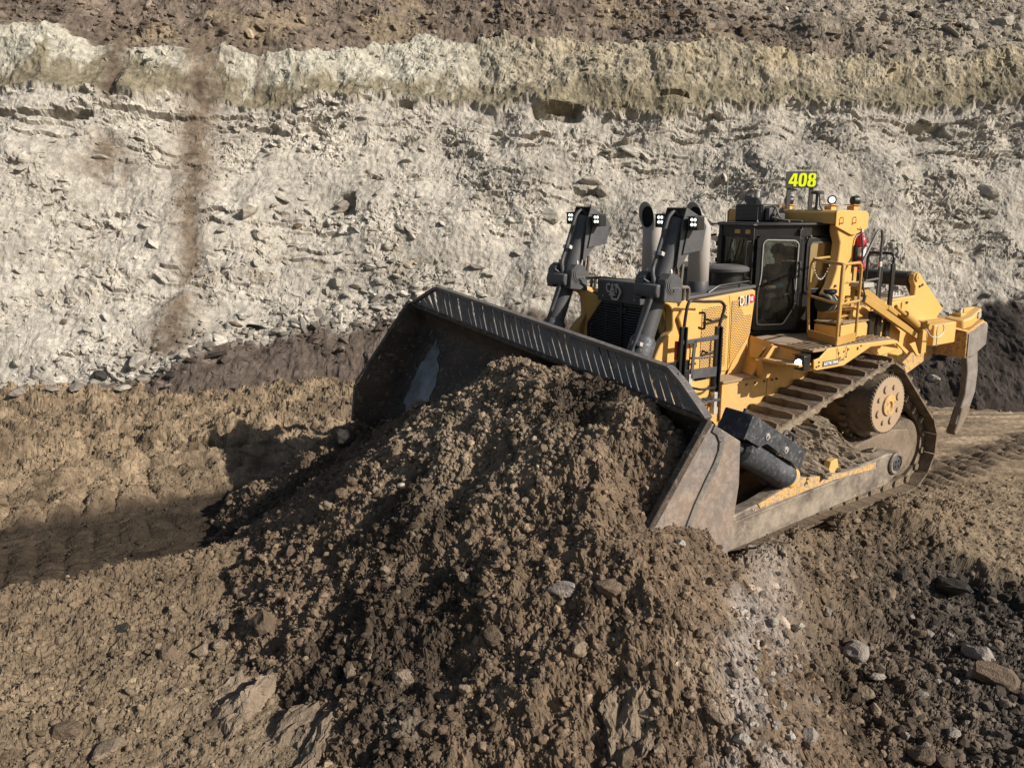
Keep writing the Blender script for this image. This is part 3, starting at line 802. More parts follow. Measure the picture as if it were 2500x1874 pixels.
# a stone only where it cannot sit inside the machine's tracks or blade
def clear_of_machine(P):
    a, b = w2m(P[..., 0], P[..., 1])
    return ~((a > -3.4) & (a < 2.9) & (np.abs(b) < 2.25)) & ~((a > 2.6) & (a < 4.0) & (np.abs(b) < 3.15))
inf = (np.abs(floor_P[..., 0] / np.maximum(floor_P[..., 1], 1)) < 0.72) & (floor_P[..., 1] > 5.0) & (floor_P[..., 1] < 21)
fm_ = inf * clear_of_machine(floor_P) * (rough ** 1.3)
soilmask = fm_ * (1 - low)
A = [scatter(floor_P, floor_C, soilmask, 30000, .007, .055, 4.4, .8, .20, .25, 1.08), scatter(floor_P, floor_C, fm_ * low, 11000, .009, .08, 3.6, .8, .30, .25, 1.15)]
A.append(scatter(heap_P, heap_C, heap_keep * 1.0, 46000, .006, .050, 4.2, .85, .30, .25, 1.12))
cat4 = [np.concatenate(z) for z in zip(*A)]
rock_cloud('soil_crumbs', *cat4[:1], cat4[1], cat4[2], cat4[3], M['clod'], True, 2, 3.0, 'loose brown soil crumbs and small clods strewn over heap and pit floor', 'soil')
wm = (np.abs(wall_P[..., 0] / wall_P[..., 1]) < 0.70) & (wall_P[..., 2] < 12.4)
wmask = wm * (0.12 + 0.9 * rubble) * (1 - 0.8 * run) * (1 - 0.8 * in_olive) * (1 - .4 * in_cap)
B = [scatter(wall_P, wall_C, wmask, 9500, .014, .15, 3.2, .40, .10, .2, 1.04)]
toem = wm * np.exp(-((Z - zp - 0.15) / 0.5) ** 2) * (X < -1)
B.append(scatter(wall_P, wall_C, toem, 1200, .03, .20, 2.2, .50, .32, .2, .95))
B.append(scatter(wall_P, wall_C, wm * in_brown * 1.0, 5000, .015, .15, 2.8, .7, .30, .1, 1.1))
cat4 = [np.concatenate(z) for z in zip(*B)]
rock_cloud('scree', *cat4[:1], cat4[1], cat4[2], cat4[3], M['clod'], True, 2, 31.0, 'small broken shale scree clinging to the pale rock face', 'scree')
# ================================================================ THE BULLDOZER (machine frame: X forward, Y left, Z up)
bx0, by0 = m2w(0, 0)
dozer = bpy.data.objects.new('bulldozer', None); COL.objects.link(dozer)
dozer.location = (bx0, by0, 0); dozer.rotation_euler = (0, 0, TH)
tag(dozer, 'big yellow tracked bulldozer pushing a soil heap below the rock face', 'bulldozer')
DZ = dozer
def text_mesh(txt, size, bold=0.0, depth=0.006, shear=0.0, sx=1.0, spacing=1.0):
    cu = bpy.data.curves.new('txt', 'FONT')
    cu.body = txt; cu.size = size; cu.offset = bold; cu.extrude = depth / 2; cu.shear = shear; cu.space_character = spacing
    cu.align_x = 'CENTER'; cu.align_y = 'CENTER'
    o = bpy.data.objects.new('txt', cu); COL.objects.link(o)
    dg = bpy.context.evaluated_depsgraph_get()
    me = bpy.data.meshes.new_from_object(o.evaluated_get(dg))
    bpy.data.objects.remove(o); bpy.data.curves.remove(cu)
    me.transform(Matrix.Diagonal((sx, 1, 1, 1)))
    return me
def frame(o, xd, yd):
    xd = Vector(xd).normalized(); zd = xd.cross(Vector(yd)).normalized(); yd = zd.cross(xd)
    return Matrix(((xd.x, yd.x, zd.x, o[0]), (xd.y, yd.y, zd.y, o[1]), (xd.z, yd.z, zd.z, o[2]), (0, 0, 0, 1)))
def letters(name, txt, size, o, xd, yd, mat, parent, **kw):
    me = text_mesh(txt, size, **kw); me.transform(frame(o, xd, yd))
    return link(name, me, parent, mat)

# ---- undercarriage -------------------------------------------------------------
WH = [(-1.50, 1.600, 0.665), (-2.43, 0.765, 0.665), (2.06, 0.755, 0.655)]      # sprocket, rear idler, front idler: x, z, radius of the shoe plane
pts = []
for x_, z_, r_ in WH:
    for k in range(180):
        t = 2 * math.pi * k / 180
        pts.append((x_ + r_ * math.cos(t), z_ + r_ * math.sin(t)))
def hull(p):
    p = sorted(set(p))
    def half(q):
        o = []
        for a in q:
            while len(o) >= 2 and (o[-1][0] - o[-2][0]) * (a[1] - o[-2][1]) - (o[-1][1] - o[-2][1]) * (a[0] - o[-2][0]) <= 0: o.pop()
            o.append(a)
        return o
    lo, up = half(p), half(p[::-1])
    return lo[:-1] + up[:-1]
path = np.array(hull(pts)); path = np.vstack([path, path[:1]])
seg = np.hypot(*np.diff(path, axis=0).T); cum = np.concatenate([[0], np.cumsum(seg)]); PER = cum[-1]
NS = 41
def on_path(s):
    s = s % PER
    return np.array([np.interp(s, cum, path[:, 0]), np.interp(s, cum, path[:, 1])])
PITCHS = PER / NS
sh = MB()
hp = PITCHS / 2
prof = [(-hp + .006, -.016), (hp - .006, -.016), (hp - .006, .016), (hp - .05, .018), (hp - .062, .088), (hp - .092, .088), (hp - .115, .018), (-hp + .006, .016)]
sh.side([(a, b) for a, b in prof], -.355, .355)
shoe_me = sh.mesh('track_shoe')
bmx = bmesh.new(); bmx.from_mesh(shoe_me)
bmesh.ops.subdivide_edges(bmx, edges=[e for e in bmx.edges if abs(e.verts[0].co.y - e.verts[1].co.y) > .5], cuts=14)
for v_ in bmx.verts:
    if v_.co.z > .05:
        v_.co.z += 0.003 * math.sin(v_.co.y * 23) - 0.015 * (abs(v_.co.y) / .355) ** 8; v_.co.x += 0.002 * math.sin(v_.co.y * 17)
bmx.to_mesh(shoe_me); bmx.free()
shoe_me.materials.append(M['shoe'])
lk = MB()
for sy in (-.125, .125):
    lk.side([(-hp * .98, -.03), (hp * .98, -.03), (hp * .98, -.15), (-hp * .98, -.15)], sy - .04, sy + .04)
lk.cyl((-hp, -.20, -.10), (-hp, .20, -.10), .055, 12)
link_me = lk.mesh('chain_link'); link_me.materials.append(M['shoe'])
def place(s, yc):
    p = on_path(s); q = on_path(s + .02) - on_path(s - .02); q /= np.hypot(*q)
    # walk the loop so that `outward` is to the right of travel
    n_ = np.array([q[1], -q[0]])
    return Matrix(((q[0], 0, n_[0], p[0]), (0, -1, 0, yc), (q[1], 0, n_[1], p[1]), (0, 0, 0, 1)))
for sd in (1, -1):
    yc = sd * 1.447
    ch = MB()
    # the carrying frame between the wheels, with its rear guard
    ch.side([(1.75, .42), (1.75, .86), (-.7, .98), (-1.1, 1.08), (-1.9, 1.17), (-2.42, 1.10), (-2.62, .78), (-2.45, .48), (-2.0, .38)], yc - .19 * sd, yc + .235 * sd)
    fr = ch.build('track_frame', M['mudframe'], DZ, .02, 'mud-caked lower track frame')
    tr = MB()
    for k in range(NS):
        pass
    tr.cyl((-1.50, yc - .12, 1.6), (-1.50, yc + .12, 1.6), .50, 28)
    sprk = tr.build('drive_sprocket', M['shoe'], DZ)
    teeth = MB()
    for k in range(27):
        a = 2 * math.pi * k / 27
        c_ = Vector((-1.5 + .52 * math.cos(a), yc, 1.6 + .52 * math.sin(a)))
        teeth.bar(c_, c_ + Vector((math.cos(a), 0, math.sin(a))) * .055, .10, .06, (math.sin(a), 0, -math.cos(a)))
    teeth.build('sprocket_teeth', M['shoe'], sprk, kind='stuff')
    for x_, z_, r_ in WH[1:]:
        MB().lathe((x_, yc - .16, z_), (0, 1, 0), [(0, .30), (.02, .47), (.10, .49), (.12, .52), (.20, .52), (.22, .49), (.30, .47), (.32, .30)], 32).build('idler_wheel', M['shoe'], DZ)
    for k in range(8):
        MB().lathe((-2.0 + k * .52, yc - .20, .36), (0, 1, 0), [(0, .10), (.03, .19), (.09, .19), (.11, .14), (.29, .14), (.31, .19), (.37, .19), (.40, .10)], 18).build('track_roller', M['shoe'], fr)
    track = None
    for k in range(NS):
        mtx = place(k * PITCHS, yc)
        if track is None:
            track = link('track_chain', link_me, DZ)
            track.matrix_basis = mtx
            inv0 = mtx.inverted()
        else:
            o = link('chain_link', link_me, track); o.matrix_basis = inv0 @ mtx
        o = link('track_shoe', shoe_me, track); o.matrix_basis = inv0 @ mtx
    # final drive drum and hub
    fd = MB()
    hx, hz_ = -1.43, 1.675
    fd.lathe((hx, sd * 1.05, hz_), (0, sd, 0), [(0, .47), (.30, .47), (.34, .455), (.70, .447), (.76, .440), (.80, .44), (.80, .30)], 44)
    fdo = fd.build('final_drive', M['shoe'], DZ)
    hb = MB().lathe((hx, sd * 1.845, hz_), (0, sd, 0), [(0, .42), (.035, .415), (.040, .20), (.040, .1)], 40)
    hbo = hb.build('hub_plate', M['dusty'], fdo)
    bo = MB()
    for k in range(48):
        a = 2 * math.pi * k / 48
        c_ = (hx + .425 * math.cos(a), sd * 1.84, hz_ + .425 * math.sin(a))
        bo.cyl(c_, (c_[0], sd * 1.875, c_[2]), .019, 6)
    bo.build('bolt_ring', M['shoe'], fdo, kind='stuff')
    MB().lathe((hx, sd * 1.882, hz_), (0, sd, 0), [(0, .16), (.03, .155), (.035, .06), (.01, .05), (.01, .01)], 26).build('hub_cap', M['yelworn'], fdo)
    for k in range(8):
        a = 2 * math.pi * (k + .5) / 8
        r_ = .265 if k % 2 else .275
        c_ = (hx + r_ * math.cos(a), sd * 1.884, hz_ + r_ * math.sin(a))
        MB().lathe(c_, (0, sd, 0), [(0, .062 if k % 2 else .04), (.022, .058 if k % 2 else .036), (.024, .02)], 16).build('cover_cap', M['dusty'], fdo)

# packed mud on the near track: between the shoes and in the angle of the frame
def mud_sheet(name, P, seed, amp, cols, parent, mat):
    x_, y_ = P[..., 0], P[..., 1] + P[..., 2]
    d = amp * (fbm(x_ * 3, y_ * 3, 4, seed) + 0.5 * fbm(x_ * 11, y_ * 11, 3, seed + 5)) + clods(x_, y_, .16, seed + 9, .5) * .7
    return d
us = np.linspace(0, 1, 130); vs_ = np.linspace(0, 1, 110)
UU, VV = np.meshgrid(us, vs_)
xm = 1.35 - 2.55 * UU
ztop = np.interp(xm, [-0.95, -.37, .48, 1.4], [1.88, 1.765, 1.60, 1.42]) - .06 - 1.0 * sstep(.55, 1.0, UU)
zbot = 0.99 + 0.06 * UU
zm = ztop + (zbot - ztop) * VV
ym = 1.62 + 0.12 * sstep(0, .2, VV) + .40 * VV ** 1.5 * (1 - .10 * UU)
dm = .16 * fbm(xm * 2.6, zm * 1.4, 5, 301, .6) + .06 * fbm(xm * 9, zm * 7, 4, 302, .6) + clods(xm, zm, .24, 303, .35) * .8 + clods(xm, zm, .10, 306, .5) * .8
edge = np.minimum(1, np.minimum(UU, 1 - UU) * 12)
PM = np.stack([xm, ym + dm * edge - .25 * (1 - edge), zm + .03 * dm], -1)
mcol = C3(.215, .172, .128) * (1 + .25 * fbm(xm * 3, zm * 3, 3, 305)[..., None])
o = link('packed_mud', grid_mesh('packed_mud', PM, mcol, False), DZ, M['earth']); o['kind'] = 'stuff'; o['label'] = 'grey-brown mud packed between track and frame'
# mud lying on the sloping upper run of the near track
s_ = np.linspace(0, 1, 240); y_ = np.linspace(-.345, .345, 50)
SS, YY = np.meshgrid(s_, y_)
A0 = np.array([1.9, 1.35]); A1 = np.array([-1.55, 2.262])
tx, tz = A1 - A0; ln = math.hypot(tx, tz); nx_, nz_ = -tz / ln * -1, abs(tx) / ln
dd = .030 + .034 * (fbm(SS * 22, YY * 4, 4, 311) + .4) + clods(SS * 3.6, YY, .11, 313, .5) * .5 + .02 * fbm(SS * 3.6 * 9, YY * 9, 3, 315)
dd = dd - .075 * sstep(.29, .345, np.abs(YY))
PM = np.stack([A0[0] + tx * SS + dd * .25, 1.447 + YY, A0[1] + tz * SS + dd * .97], -1)
mcol = C3(.235, .185, .135) * (1 + .3 * fbm(SS * 14, YY * 5, 3, 317)[..., None])
o = link('track_mud', grid_mesh('track_mud', PM, mcol), DZ, M['earth']); o['kind'] = 'stuff'

# ---- main frame, lower body ------------------------------------------------------
body = MB()
body.side([(2.2, 1.1), (2.2, 1.9), (1.30, 1.9), (1.30, 2.20), (-.35, 2.20), (-.35, 2.55), (-2.55, 2.55), (-2.75, 2.2), (-2.75, 1.2), (-1.5, .8), (1.6, .8)], -1.03, 1.03)
body.build('main_frame', M['yellow'], DZ, .02)
for sd in (1, -1):
    b = MB(); b.side([(1.30, 1.68), (1.30, 2.185), (.36, 2.185), (.36, 1.60)], 1.045 * sd, 1.075 * sd)
    b.build('lower_side_panel', M['yellow'], DZ, .006)
    b = MB(); b.side([(.34, 1.60), (.34, 2.185), (-1.05, 2.30), (-1.05, 1.60)], 1.045 * sd, 1.070 * sd)
    b.build('lower_side_panel', M['yellow'], DZ, .006)
    MB().box((1.31, .76 * sd, 2.19), (.46, 1.10 * sd, 2.225)).build('engine_step', M['deck'], DZ, .005)
    bo = MB()
    for x_ in (.15, .25, .42, .62, .80):
        bo.lathe((x_, 1.076 * sd, 2.12), (0, sd, 0), [(0, .018), (.014, .016)], 8)
    bo.build('panel_bolts', M['char'], DZ, kind='stuff')

# ---- engine hood ------------------------------------------------------------------
hood = MB()
hood.side([(1.70, 2.10), (1.70, 3.30), (.37, 3.385), (.37, 3.30), (.43, 2.75), (.44, 2.10)], -.77, .77)
hd = hood.build('engine_hood', M['yellow'], DZ, .02)
MB().side([(1.95, 3.30), (1.95, 3.345), (.30, 3.44), (.30, 3.395)], -.74, .74).build('hood_top', M['char'], DZ, .012)
for sd in (1, -1):
    pa = MB(); pa.side([(1.655, 2.30), (1.655, 3.285), (.935, 3.335), (.90, 3.15), (.885, 2.28)], .772 * sd, .797 * sd)
    po = pa.build('hood_door', M['yelclean'], DZ, .008)
    MB().side([(1.46, 2.36), (1.46, 3.19), (.97, 3.225), (.95, 2.36)], .799 * sd, .806 * sd).build('punched_screen', M['perf'], po)
    pb = MB(); pb.side([(.875, 2.28), (.89, 3.15), (.925, 3.338), (.385, 3.375), (.38, 3.30), (.445, 2.75), (.66, 2.28)], .772 * sd, .795 * sd)
    pbo = pb.build('hood_door', M['yelclean'], DZ, .008)
    MB().side([(.855, 2.36), (.868, 3.26), (.735, 3.27), (.60, 3.03), (.445, 3.04), (.455, 2.78), (.62, 2.40)], .797 * sd, .804 * sd).build('punched_screen', M['perf'], pbo)
    # flared sheet between hood and deck, with an access cover
    fl = MB(); fl.prism([(.43, .80 * sd, 2.74), (.46, 1.20 * sd, 2.68), (.68, 1.06 * sd, 2.235), (.60, .80 * sd, 2.235)], (-.03, 0, -.02))
    flo = fl.build('flared_panel', M['yellow'], DZ)
    MB().prism([(.472, .88 * sd, 2.655), (.490, 1.12 * sd, 2.615), (.575, 1.06 * sd, 2.45), (.558, .93 * sd, 2.45), (.51, .86 * sd, 2.56)], (.014, .004 * sd, .014)).build('access_cover', M['yelclean'], flo, .003)
    gs = MB(); gs.prism([(.80, .80 * sd, 2.40), (.50, .80 * sd, 2.74), (.52, .80 * sd, 2.225), (.90, .80 * sd, 2.225)], (0, .012 * sd, 0))
    pass
    gs.build('gusset', M['yellow'], DZ)
# badge on the hood side: D11 in white on a dark shadow, XE on a red tag
bd = MB(); bd.side([(.395, 3.295), (.455, 3.33), (.545, 3.325), (.56, 3.20), (.42, 3.215)], .807, .811)
bdg = bd.build('model_badge', M['decalred'], DZ)
letters('badge_letters', 'D11', .185, (.622, .816, 3.240), (-1, 0, .03), (-.12, 0, 1), M['black'], bdg, bold=.0060, depth=.004, sx=.70)
letters('badge_letters', 'D11', .185, (.620, .820, 3.245), (-1, 0, .03), (-.12, 0, 1), M['white'], bdg, bold=.0028, depth=.004, sx=.70)
letters('badge_letters', 'XE', .085, (.480, .815, 3.262), (-1, 0, .03), (-.12, 0, 1), M['white'], bdg, bold=.002, depth=.004, sx=.72)
# hood furniture
for sd in (1, -1):
    st = MB()
    n = 28; rr = .145
    ring = []
    for h_, dx in ((3.36, 0), (4.10, 0), (4.19, .012)):
        ring.append([(1.20 + dx + rr * math.cos(2 * math.pi * k / n), .455 * sd + rr * math.sin(2 * math.pi * k / n), h_) for k in range(n)])
    # mitred throat leaning forward, its mouth cut upright
    mouth = []; mitre = []
    for k in range(n):
        a = 2 * math.pi * k / n
        mitre.append((1.20 + rr * math.cos(a), .455 * sd + rr * math.sin(a), 4.22 - .40 * rr * math.cos(a)))
        mouth.append((1.345 + .03 * -math.cos(a), .455 * sd + (rr + .006) * math.sin(a), 4.415 - 1.10 * rr * math.cos(a) * 1.15))
    ring = [ring[0], mitre, mouth]
    v = [p for r_ in ring for p in r_]
    st.add(v, [(i * n + k, i * n + (k + 1) % n, (i + 1) * n + (k + 1) % n, (i + 1) * n + k) for i in range(2) for k in range(n)], True)
    so = st.build('exhaust_stack', M['stack'], DZ)
    sol = so.modifiers.new('wall', 'SOLIDIFY'); sol.thickness = .008; sol.offset = -1
    MB().lathe((1.20, .455 * sd, 3.36), (0, 0, 1), [(0, .165), (.03, .165), (.03, .150), (.16, .149), (.165, .146)], 28).build('stack_collar', M['char'], so)
    inn = MB(); inn.add([(p[0] - .05, .455 * sd + (p[1] - .455 * sd) * .93, 4.415 + (p[2] - 4.415) * .93 - .03) for p in mouth], [tuple(range(n))])
    inn.build('soot_lining', M['soot'], so)
pc = MB().lathe((.44, .30, 3.40), (0, 0, 1), [(0, .235), (.05, .235), (.05, .225), (.20, .225), (.205, .24)], 32)
pco = pc.build('air_precleaner', M['black'], DZ)
MB().lathe((.44, .30, 3.605), (0, 0, 1), [(0, .24), (.0, .30), (.02, .325), (.055, .325), (.075, .30), (.095, .22), (.10, .19), (.09, .17), (.09, .02)], 36).build('precleaner_cap', M['char'], pco)
MB().lathe((.44, -.30, 3.40), (0, 0, 1), [(0, .235), (.05, .225), (.20, .225), (.205, .30), (.225, .325), (.26, .325), (.30, .22), (.30, .02)], 32).build('air_precleaner', M['char'], DZ)
MB().tube([(1.25, .70, 3.385), (1.05, .70, 3.47), (.40, .70, 3.50), (.36, .70, 3.42)], .014).tube([(.62, .70, 3.50), (.62, .70, 3.41)], .012).build('hood_handrail', M['black'], DZ)
MB().tube([(1.25, -.70, 3.385), (1.05, -.70, 3.53), (.40, -.70, 3.56), (.36, -.70, 3.42)], .014).build('hood_handrail', M['black'], DZ)

# ---- radiator guard and grille -----------------------------------------------------
rg = MB()
rg.side([(1.70, 1.75), (1.70, 3.34), (2.12, 3.34), (2.12, 1.75)], -.70, .70)
rgo = rg.build('radiator_housing', M['black'], DZ, .01)
for sd in (1, -1):
    # side cowl: a thick yellow plate with a scooped edge that clears the lift cylinder
    prof = [(1.72, 1.75), (1.72, 3.33), (1.95, 3.36), (2.36, 3.45), (2.37, 3.36)]
    prof += [(2.36 - .20 * math.sin(t) , 3.20 - .16 * (1 - math.cos(t)) * 0 + .14 * math.cos(t)) for t in np.linspace(.25, 1.5, 6)]
    prof += [(2.145, 3.03), (2.15, 2.97), (2.24, 2.91), (2.35, 2.80), (2.43, 2.66), (2.47, 2.50), (2.47, 2.30), (2.40, 1.75)]
    c = MB(); c.side(prof, .80 * sd, .93 * sd)
    co = c.build('radiator_cowl', M['yelclean'], DZ, .018)
    # rolled rib and inner fill
    r2 = MB(); r2.side([(1.72, 1.9), (1.72, 3.20), (2.02, 3.24), (2.10, 3.14), (2.00, 2.93), (1.96, 1.9)], .93 * sd, .985 * sd)
    r2.build('cowl_rib', M['yelclean'], co, .02)
    inner = MB(); inner.prism([(2.13, .42 * sd, 3.24), (2.30, .80 * sd, 3.40), (2.13, .80 * sd, 3.05), (2.26, .80 * sd, 2.80), (2.30, .80 * sd, 1.8), (2.16, .70 * sd, 1.8), (2.16, .71 * sd, 2.88)], (-.05, 0, 0))
    inner.build('cowl_inner_panel', M['yelclean'], co)
    low = MB(); low.side([(2.50, 1.72), (2.48, 2.30), (2.34, 2.52), (1.98, 2.30), (1.95, 1.72)], .70 * sd, 1.0 * sd)
    low.build('cowl_foot', M['yelworn'], co, .015)
gf = 2.17
hexg = [(.40, 3.24), (.71, 2.88), (.70, 2.0), (-.70, 2.0), (-.71, 2.88), (-.40, 3.24)]
g = MB()
for a, b_ in zip(hexg, hexg[1:] + hexg[:1]):
    g.bar((gf, a[0], a[1]), (gf, b_[0], b_[1]), .035, .030, (1, 0, 0))
g.bar((gf + .01, 0, 3.24), (gf + .01, 0, 2.0), .045, .04, (1, 0, 0))
go_ = g.build('grille', M['black'], DZ, .004)
for k in range(33):
    z_ = 3.215 - k * .0365
    wy = np.interp(z_, [2.0, 2.88, 3.24], [.70, .70, .40]) - .012
    for sd in (1, -1):
        MB().box((gf - .02, .02 * sd, z_ - .006), (gf + .012, wy * sd, z_ + .006)).build('grille_slat', M['char'], go_)
for y_ in (-.36, .36):
    MB().box((gf - .03, y_ - .006, 2.0), (gf - .016, y_ + .006, 3.2)).build('grille_stay', M['char'], go_)
lat = MB()
for y_ in (-.06, .06): lat.box((gf + .0, y_ - .035, 3.10), (gf + .022, y_ + .035, 3.185))
lat.build('grille_latch', M['black'], go_)
rad = MB().box((gf - .05, -.66, 2.0), (gf - .035, .66, 3.2)).build('radiator_core', M['soot'], rgo)
MB().box((gf - .02, -.30, 2.15), (gf + .02, .52, 2.52)).build('tow_plate', M['char'], go_, .01)
nose = MB(); nose.side([(2.12, 3.26), (2.20, 3.255), (2.255, 3.25), (2.27, 3.53), (2.24, 3.555), (1.75, 3.53), (1.75, 3.30)], -.425, .425)
no = nose.build('nose_cover', M['char'], DZ, .014)
bo = MB()
for y_ in (-.30, .33):
    for x_ in (2.0, 2.12): bo.lathe((x_, y_, 3.50 + .03 * (x_ - 1.75)), (0, 0, 1), [(0, .012), (.016, .010)], 6)
    bo.lathe((2.258, y_, 3.32), (1, 0, 0), [(0, .012), (.014, .010)], 6)
bo.build('bolts', M['galv'], no, kind='stuff')
letters('nose_letters', 'CAT', .170, (2.276, -.10, 3.435), (0, 1, 0), (.06, 0, 1), M['galv'], no, bold=.003, depth=.02, sx=.74, spacing=1.0)
MB().prism([(2.268, -.165, 3.345), (2.272, -.092, 3.402), (2.268, -.018, 3.345)], (.022, 0, 0)).build('nose_emblem', M['galv'], no)
hx_ = [(.005, 3.470), (.035, 3.470), (.085, 3.405), (.028, 3.300), (-.075, 3.300), (-.100, 3.345)]
e = MB()
for a, b_ in zip(hx_, hx_[1:]): e.bar((2.284, a[0], a[1]), (2.284, b_[0], b_[1]), .024, .024, (1, 0, 0))
e.build('nose_emblem', M['galv'], no)

# ---- lift cylinders -----------------------------------------------------------------
def work_light(parent, c, yaw=0.0, pitch=0.0, sz=(.07, .125, .15), em='led', name='work_light'):
    """square lamp: c = centre of its face, faces +X turned by yaw"""
    Mx = Matrix.Translation(c) @ Matrix.Rotation(yaw, 4, 'Z') @ Matrix.Rotation(pitch, 4, 'Y')
    w_, h_ = sz[1] / 2, sz[2] / 2
    m = MB(); m.box((-sz[0], -w_, -h_), (-.012, w_, h_), Mx)
    for a in ((-w_, -w_ + .012, -h_, h_), (w_ - .012, w_, -h_, h_), (-w_ + .012, w_ - .012, -h_, -h_ + .016), (-w_ + .012, w_ - .012, h_ - .012, h_)):
        m.box((-.012, a[0], a[2]), (.006, a[1], a[3]), Mx)
    o = m.build(name, M['black'], parent, .004)
    for j in range(2):
        for k in range(2):
            q = MB(); yy_ = (-.5 + j) * w_ * .86; zz_ = (-.35 + k) * h_ * .78 + .004
            q.lathe(Mx @ Vector((-.011, yy_ * .8, zz_ * .9)), Mx.to_3x3() @ Vector((1, 0, 0)), [(0, w_ * .27), (.008, w_ * .25)], 12)
            q.build('led', M[em], o)
    return o
AX = Vector((.60, 0, -1.62)).normalized()
def along(t, sd, dx=0, dy=0):
    """t metres down the barrel from its head, dx forward of the axis, dy outwards"""
    p = Vector((2.08, .91 * sd, 4.40)) + AX * t
    nf = Vector((-AX.z, 0, AX.x)).normalized()
    return p + nf * dx + Vector((0, dy, 0))
for sd in (1, -1):
    lc = MB()
    lc.cyl(along(.10, sd), along(1.75, sd), .125, 28)
    lc.lathe(along(.02, sd), AX, [(0, .10), (.02, .135), (.10, .135), (.12, .12), (.16, .12)], 28)
    lo = lc.build('lift_cylinder', M['char'], DZ)
    MB().lathe(along(1.55, sd), AX, [(0, .128), (.05, .165), (.50, .168), (.55, .15)], 28).build('cylinder_gland', M['cyl'], lo)
    MB().cyl(along(2.1, sd), along(3.05, sd), .075, 20).build('piston_rod', M['chrome'], lo)
    # trunnion yoke: a cap either side of the barrel
    yk = MB()
    for dy in (-.20, .20):
        yk.cyl((2.42, .91 * sd + dy - .075, 3.60), (2.42, .91 * sd + dy + .075, 3.60), .135, 26)
        yk.side([(2.26, 3.36), (2.26, 3.62), (2.34, 3.72), (2.46, 3.74), (2.56, 3.66), (2.58, 3.40)], .91 * sd + dy - .07, .91 * sd + dy + .07)
    yo = yk.build('trunnion_yoke', M['char'], lo, .012)
    MB().prism([(2.54, .91 * sd - .19, 3.44), (2.64, .91 * sd - .19, 3.44), (2.66, .91 * sd - .19, 3.52), (2.64, .91 * sd - .19, 3.60), (2.54, .91 * sd - .19, 3.62)], (0, .40, 0)).build('bearing_cap', M['char'], yo, .02)
    cap = MB()
    for dy in (-.285, .285):
        s2 = 1 if dy > 0 else -1
        cap.lathe((2.42, .91 * sd + dy - .012 * s2, 3.60), (0, s2, 0), [(0, .115), (.012, .112), (.012, .09), (.02, .088), (.02, .01)], 26)
    cap.build('trunnion_cap', M['char'], yo)
    gl_ = MB()
    for dy in (-.20, .20): gl_.lathe((2.40, .91 * sd + dy, 3.735), (0, 0, 1), [(0, .02), (.03, .018), (.05, .008)], 8)
    gl_.build('grease_fitting', M['galv'], yo, kind='stuff')
    # head bracket with its two lamps and drop plates
    hb = MB()
    for dy in (-.165, .165):
        hb.prism([along(-.10, sd, .10, dy - .008), along(.10, sd, .10, dy - .008), along(.62, sd, -.02, dy - .008), along(.66, sd, -.06, dy - .008), along(.40, sd, -.16, dy - .008), along(-.08, sd, -.16, dy - .008)], (0, .016, 0))
    hb.prism([along(-.10, sd, .10, -.157), along(-.08, sd, -.16, -.157), along(-.06, sd, -.16, -.157), along(-.085, sd, .10, -.157)], (0, .314, 0))
    hbo = hb.build('lamp_bracket', M['char'], lo, .004)
    pl = MB(); pl.prism([(2.20, .91 * sd + .185, 3.96), (1.86, .91 * sd + .185, 4.00), (1.80, .91 * sd + .185, 4.30), (1.92, .91 * sd + .185, 4.42), (2.10, .91 * sd + .185, 4.38)], (0, .012, 0))
    pl.build('bracket_plate', M['char'], hbo, .003)
    for dy, dz in ((-.27, 0.0), (.30, -.02)):
        wl_ = work_light(hbo, (2.16, .91 * sd + dy, 4.36 + dz), 0.06, 0.05, (.13, .145, .17))
        MB().box((2.00, .91 * sd + dy - .07, 4.435 + dz), (2.20, .91 * sd + dy + .07, 4.444 + dz)).build('lamp_hood', M['char'], wl_)
    # hydraulic line down the front of the barrel, clamps
    tb = MB(); tb.tube([along(.0, sd, -.02, .02), along(-.06, sd, .10, -.02), along(.04, sd, .165, -.03), along(.55, sd, .165, -.03), along(.75, sd, .17, -.03), along(.95, sd, .19, .13), along(1.22, sd, .21, .13), along(1.75, sd, .19, .06), along(1.82, sd, .19, .06), along(1.95, sd, .19, .14), along(2.1, sd, .19, .16), along(2.3, sd, .17, .12)], .026, 10, .08)
    tb.build('hydraulic_line', M['char'], lo)
    for t_, dy in ((.52, -.03), (1.68, .06)):
        cl_ = MB(); cl_.bar(along(t_, sd, .155, dy - .06), along(t_, sd, .155, dy + .09), .055, .05, AX)
        cl_.build('line_clamp', M['galv'], lo, .004)
    for dy in (-.02, .06):
        MB().tube([along(.55, sd, -.12, dy + .1), along(.85, sd, -.20, dy + .1), (2.02, .91 * sd + dy + .1, 3.55), (2.00, .91 * sd + dy + .06, 3.36)], .022, 8, .12).build('hydraulic_hose', M['hose'], lo)
    MB().tube([(2.50, .91 * sd - .28, 3.70), (2.55, .91 * sd - .05, 3.62), (2.50, .91 * sd + .2, 3.545), (2.40, .91 * sd + .36, 3.56)], .010, 6, .1).build('grease_line', M['galv'], lo)
MB().tube([(2.38, -.55, 3.56), (2.20, -.42, 3.57), (2.06, 0.05, 3.535), (2.05, .35, 3.55), (2.30, .58, 3.60), (2.42, .66, 3.62)], .012, 6, .12).tube([(2.36, -.55, 3.54), (2.15, -.40, 3.56), (2.02, .1, 3.53), (2.0, .45, 3.52)], .016, 6, .1).build('grease_hose', M['rubber'], DZ)

# ---- blade ---------------------------------------------------------------------------
HB = 3.07
TILT = 0.0885
def zt_(y): return 2.755 - TILT * y
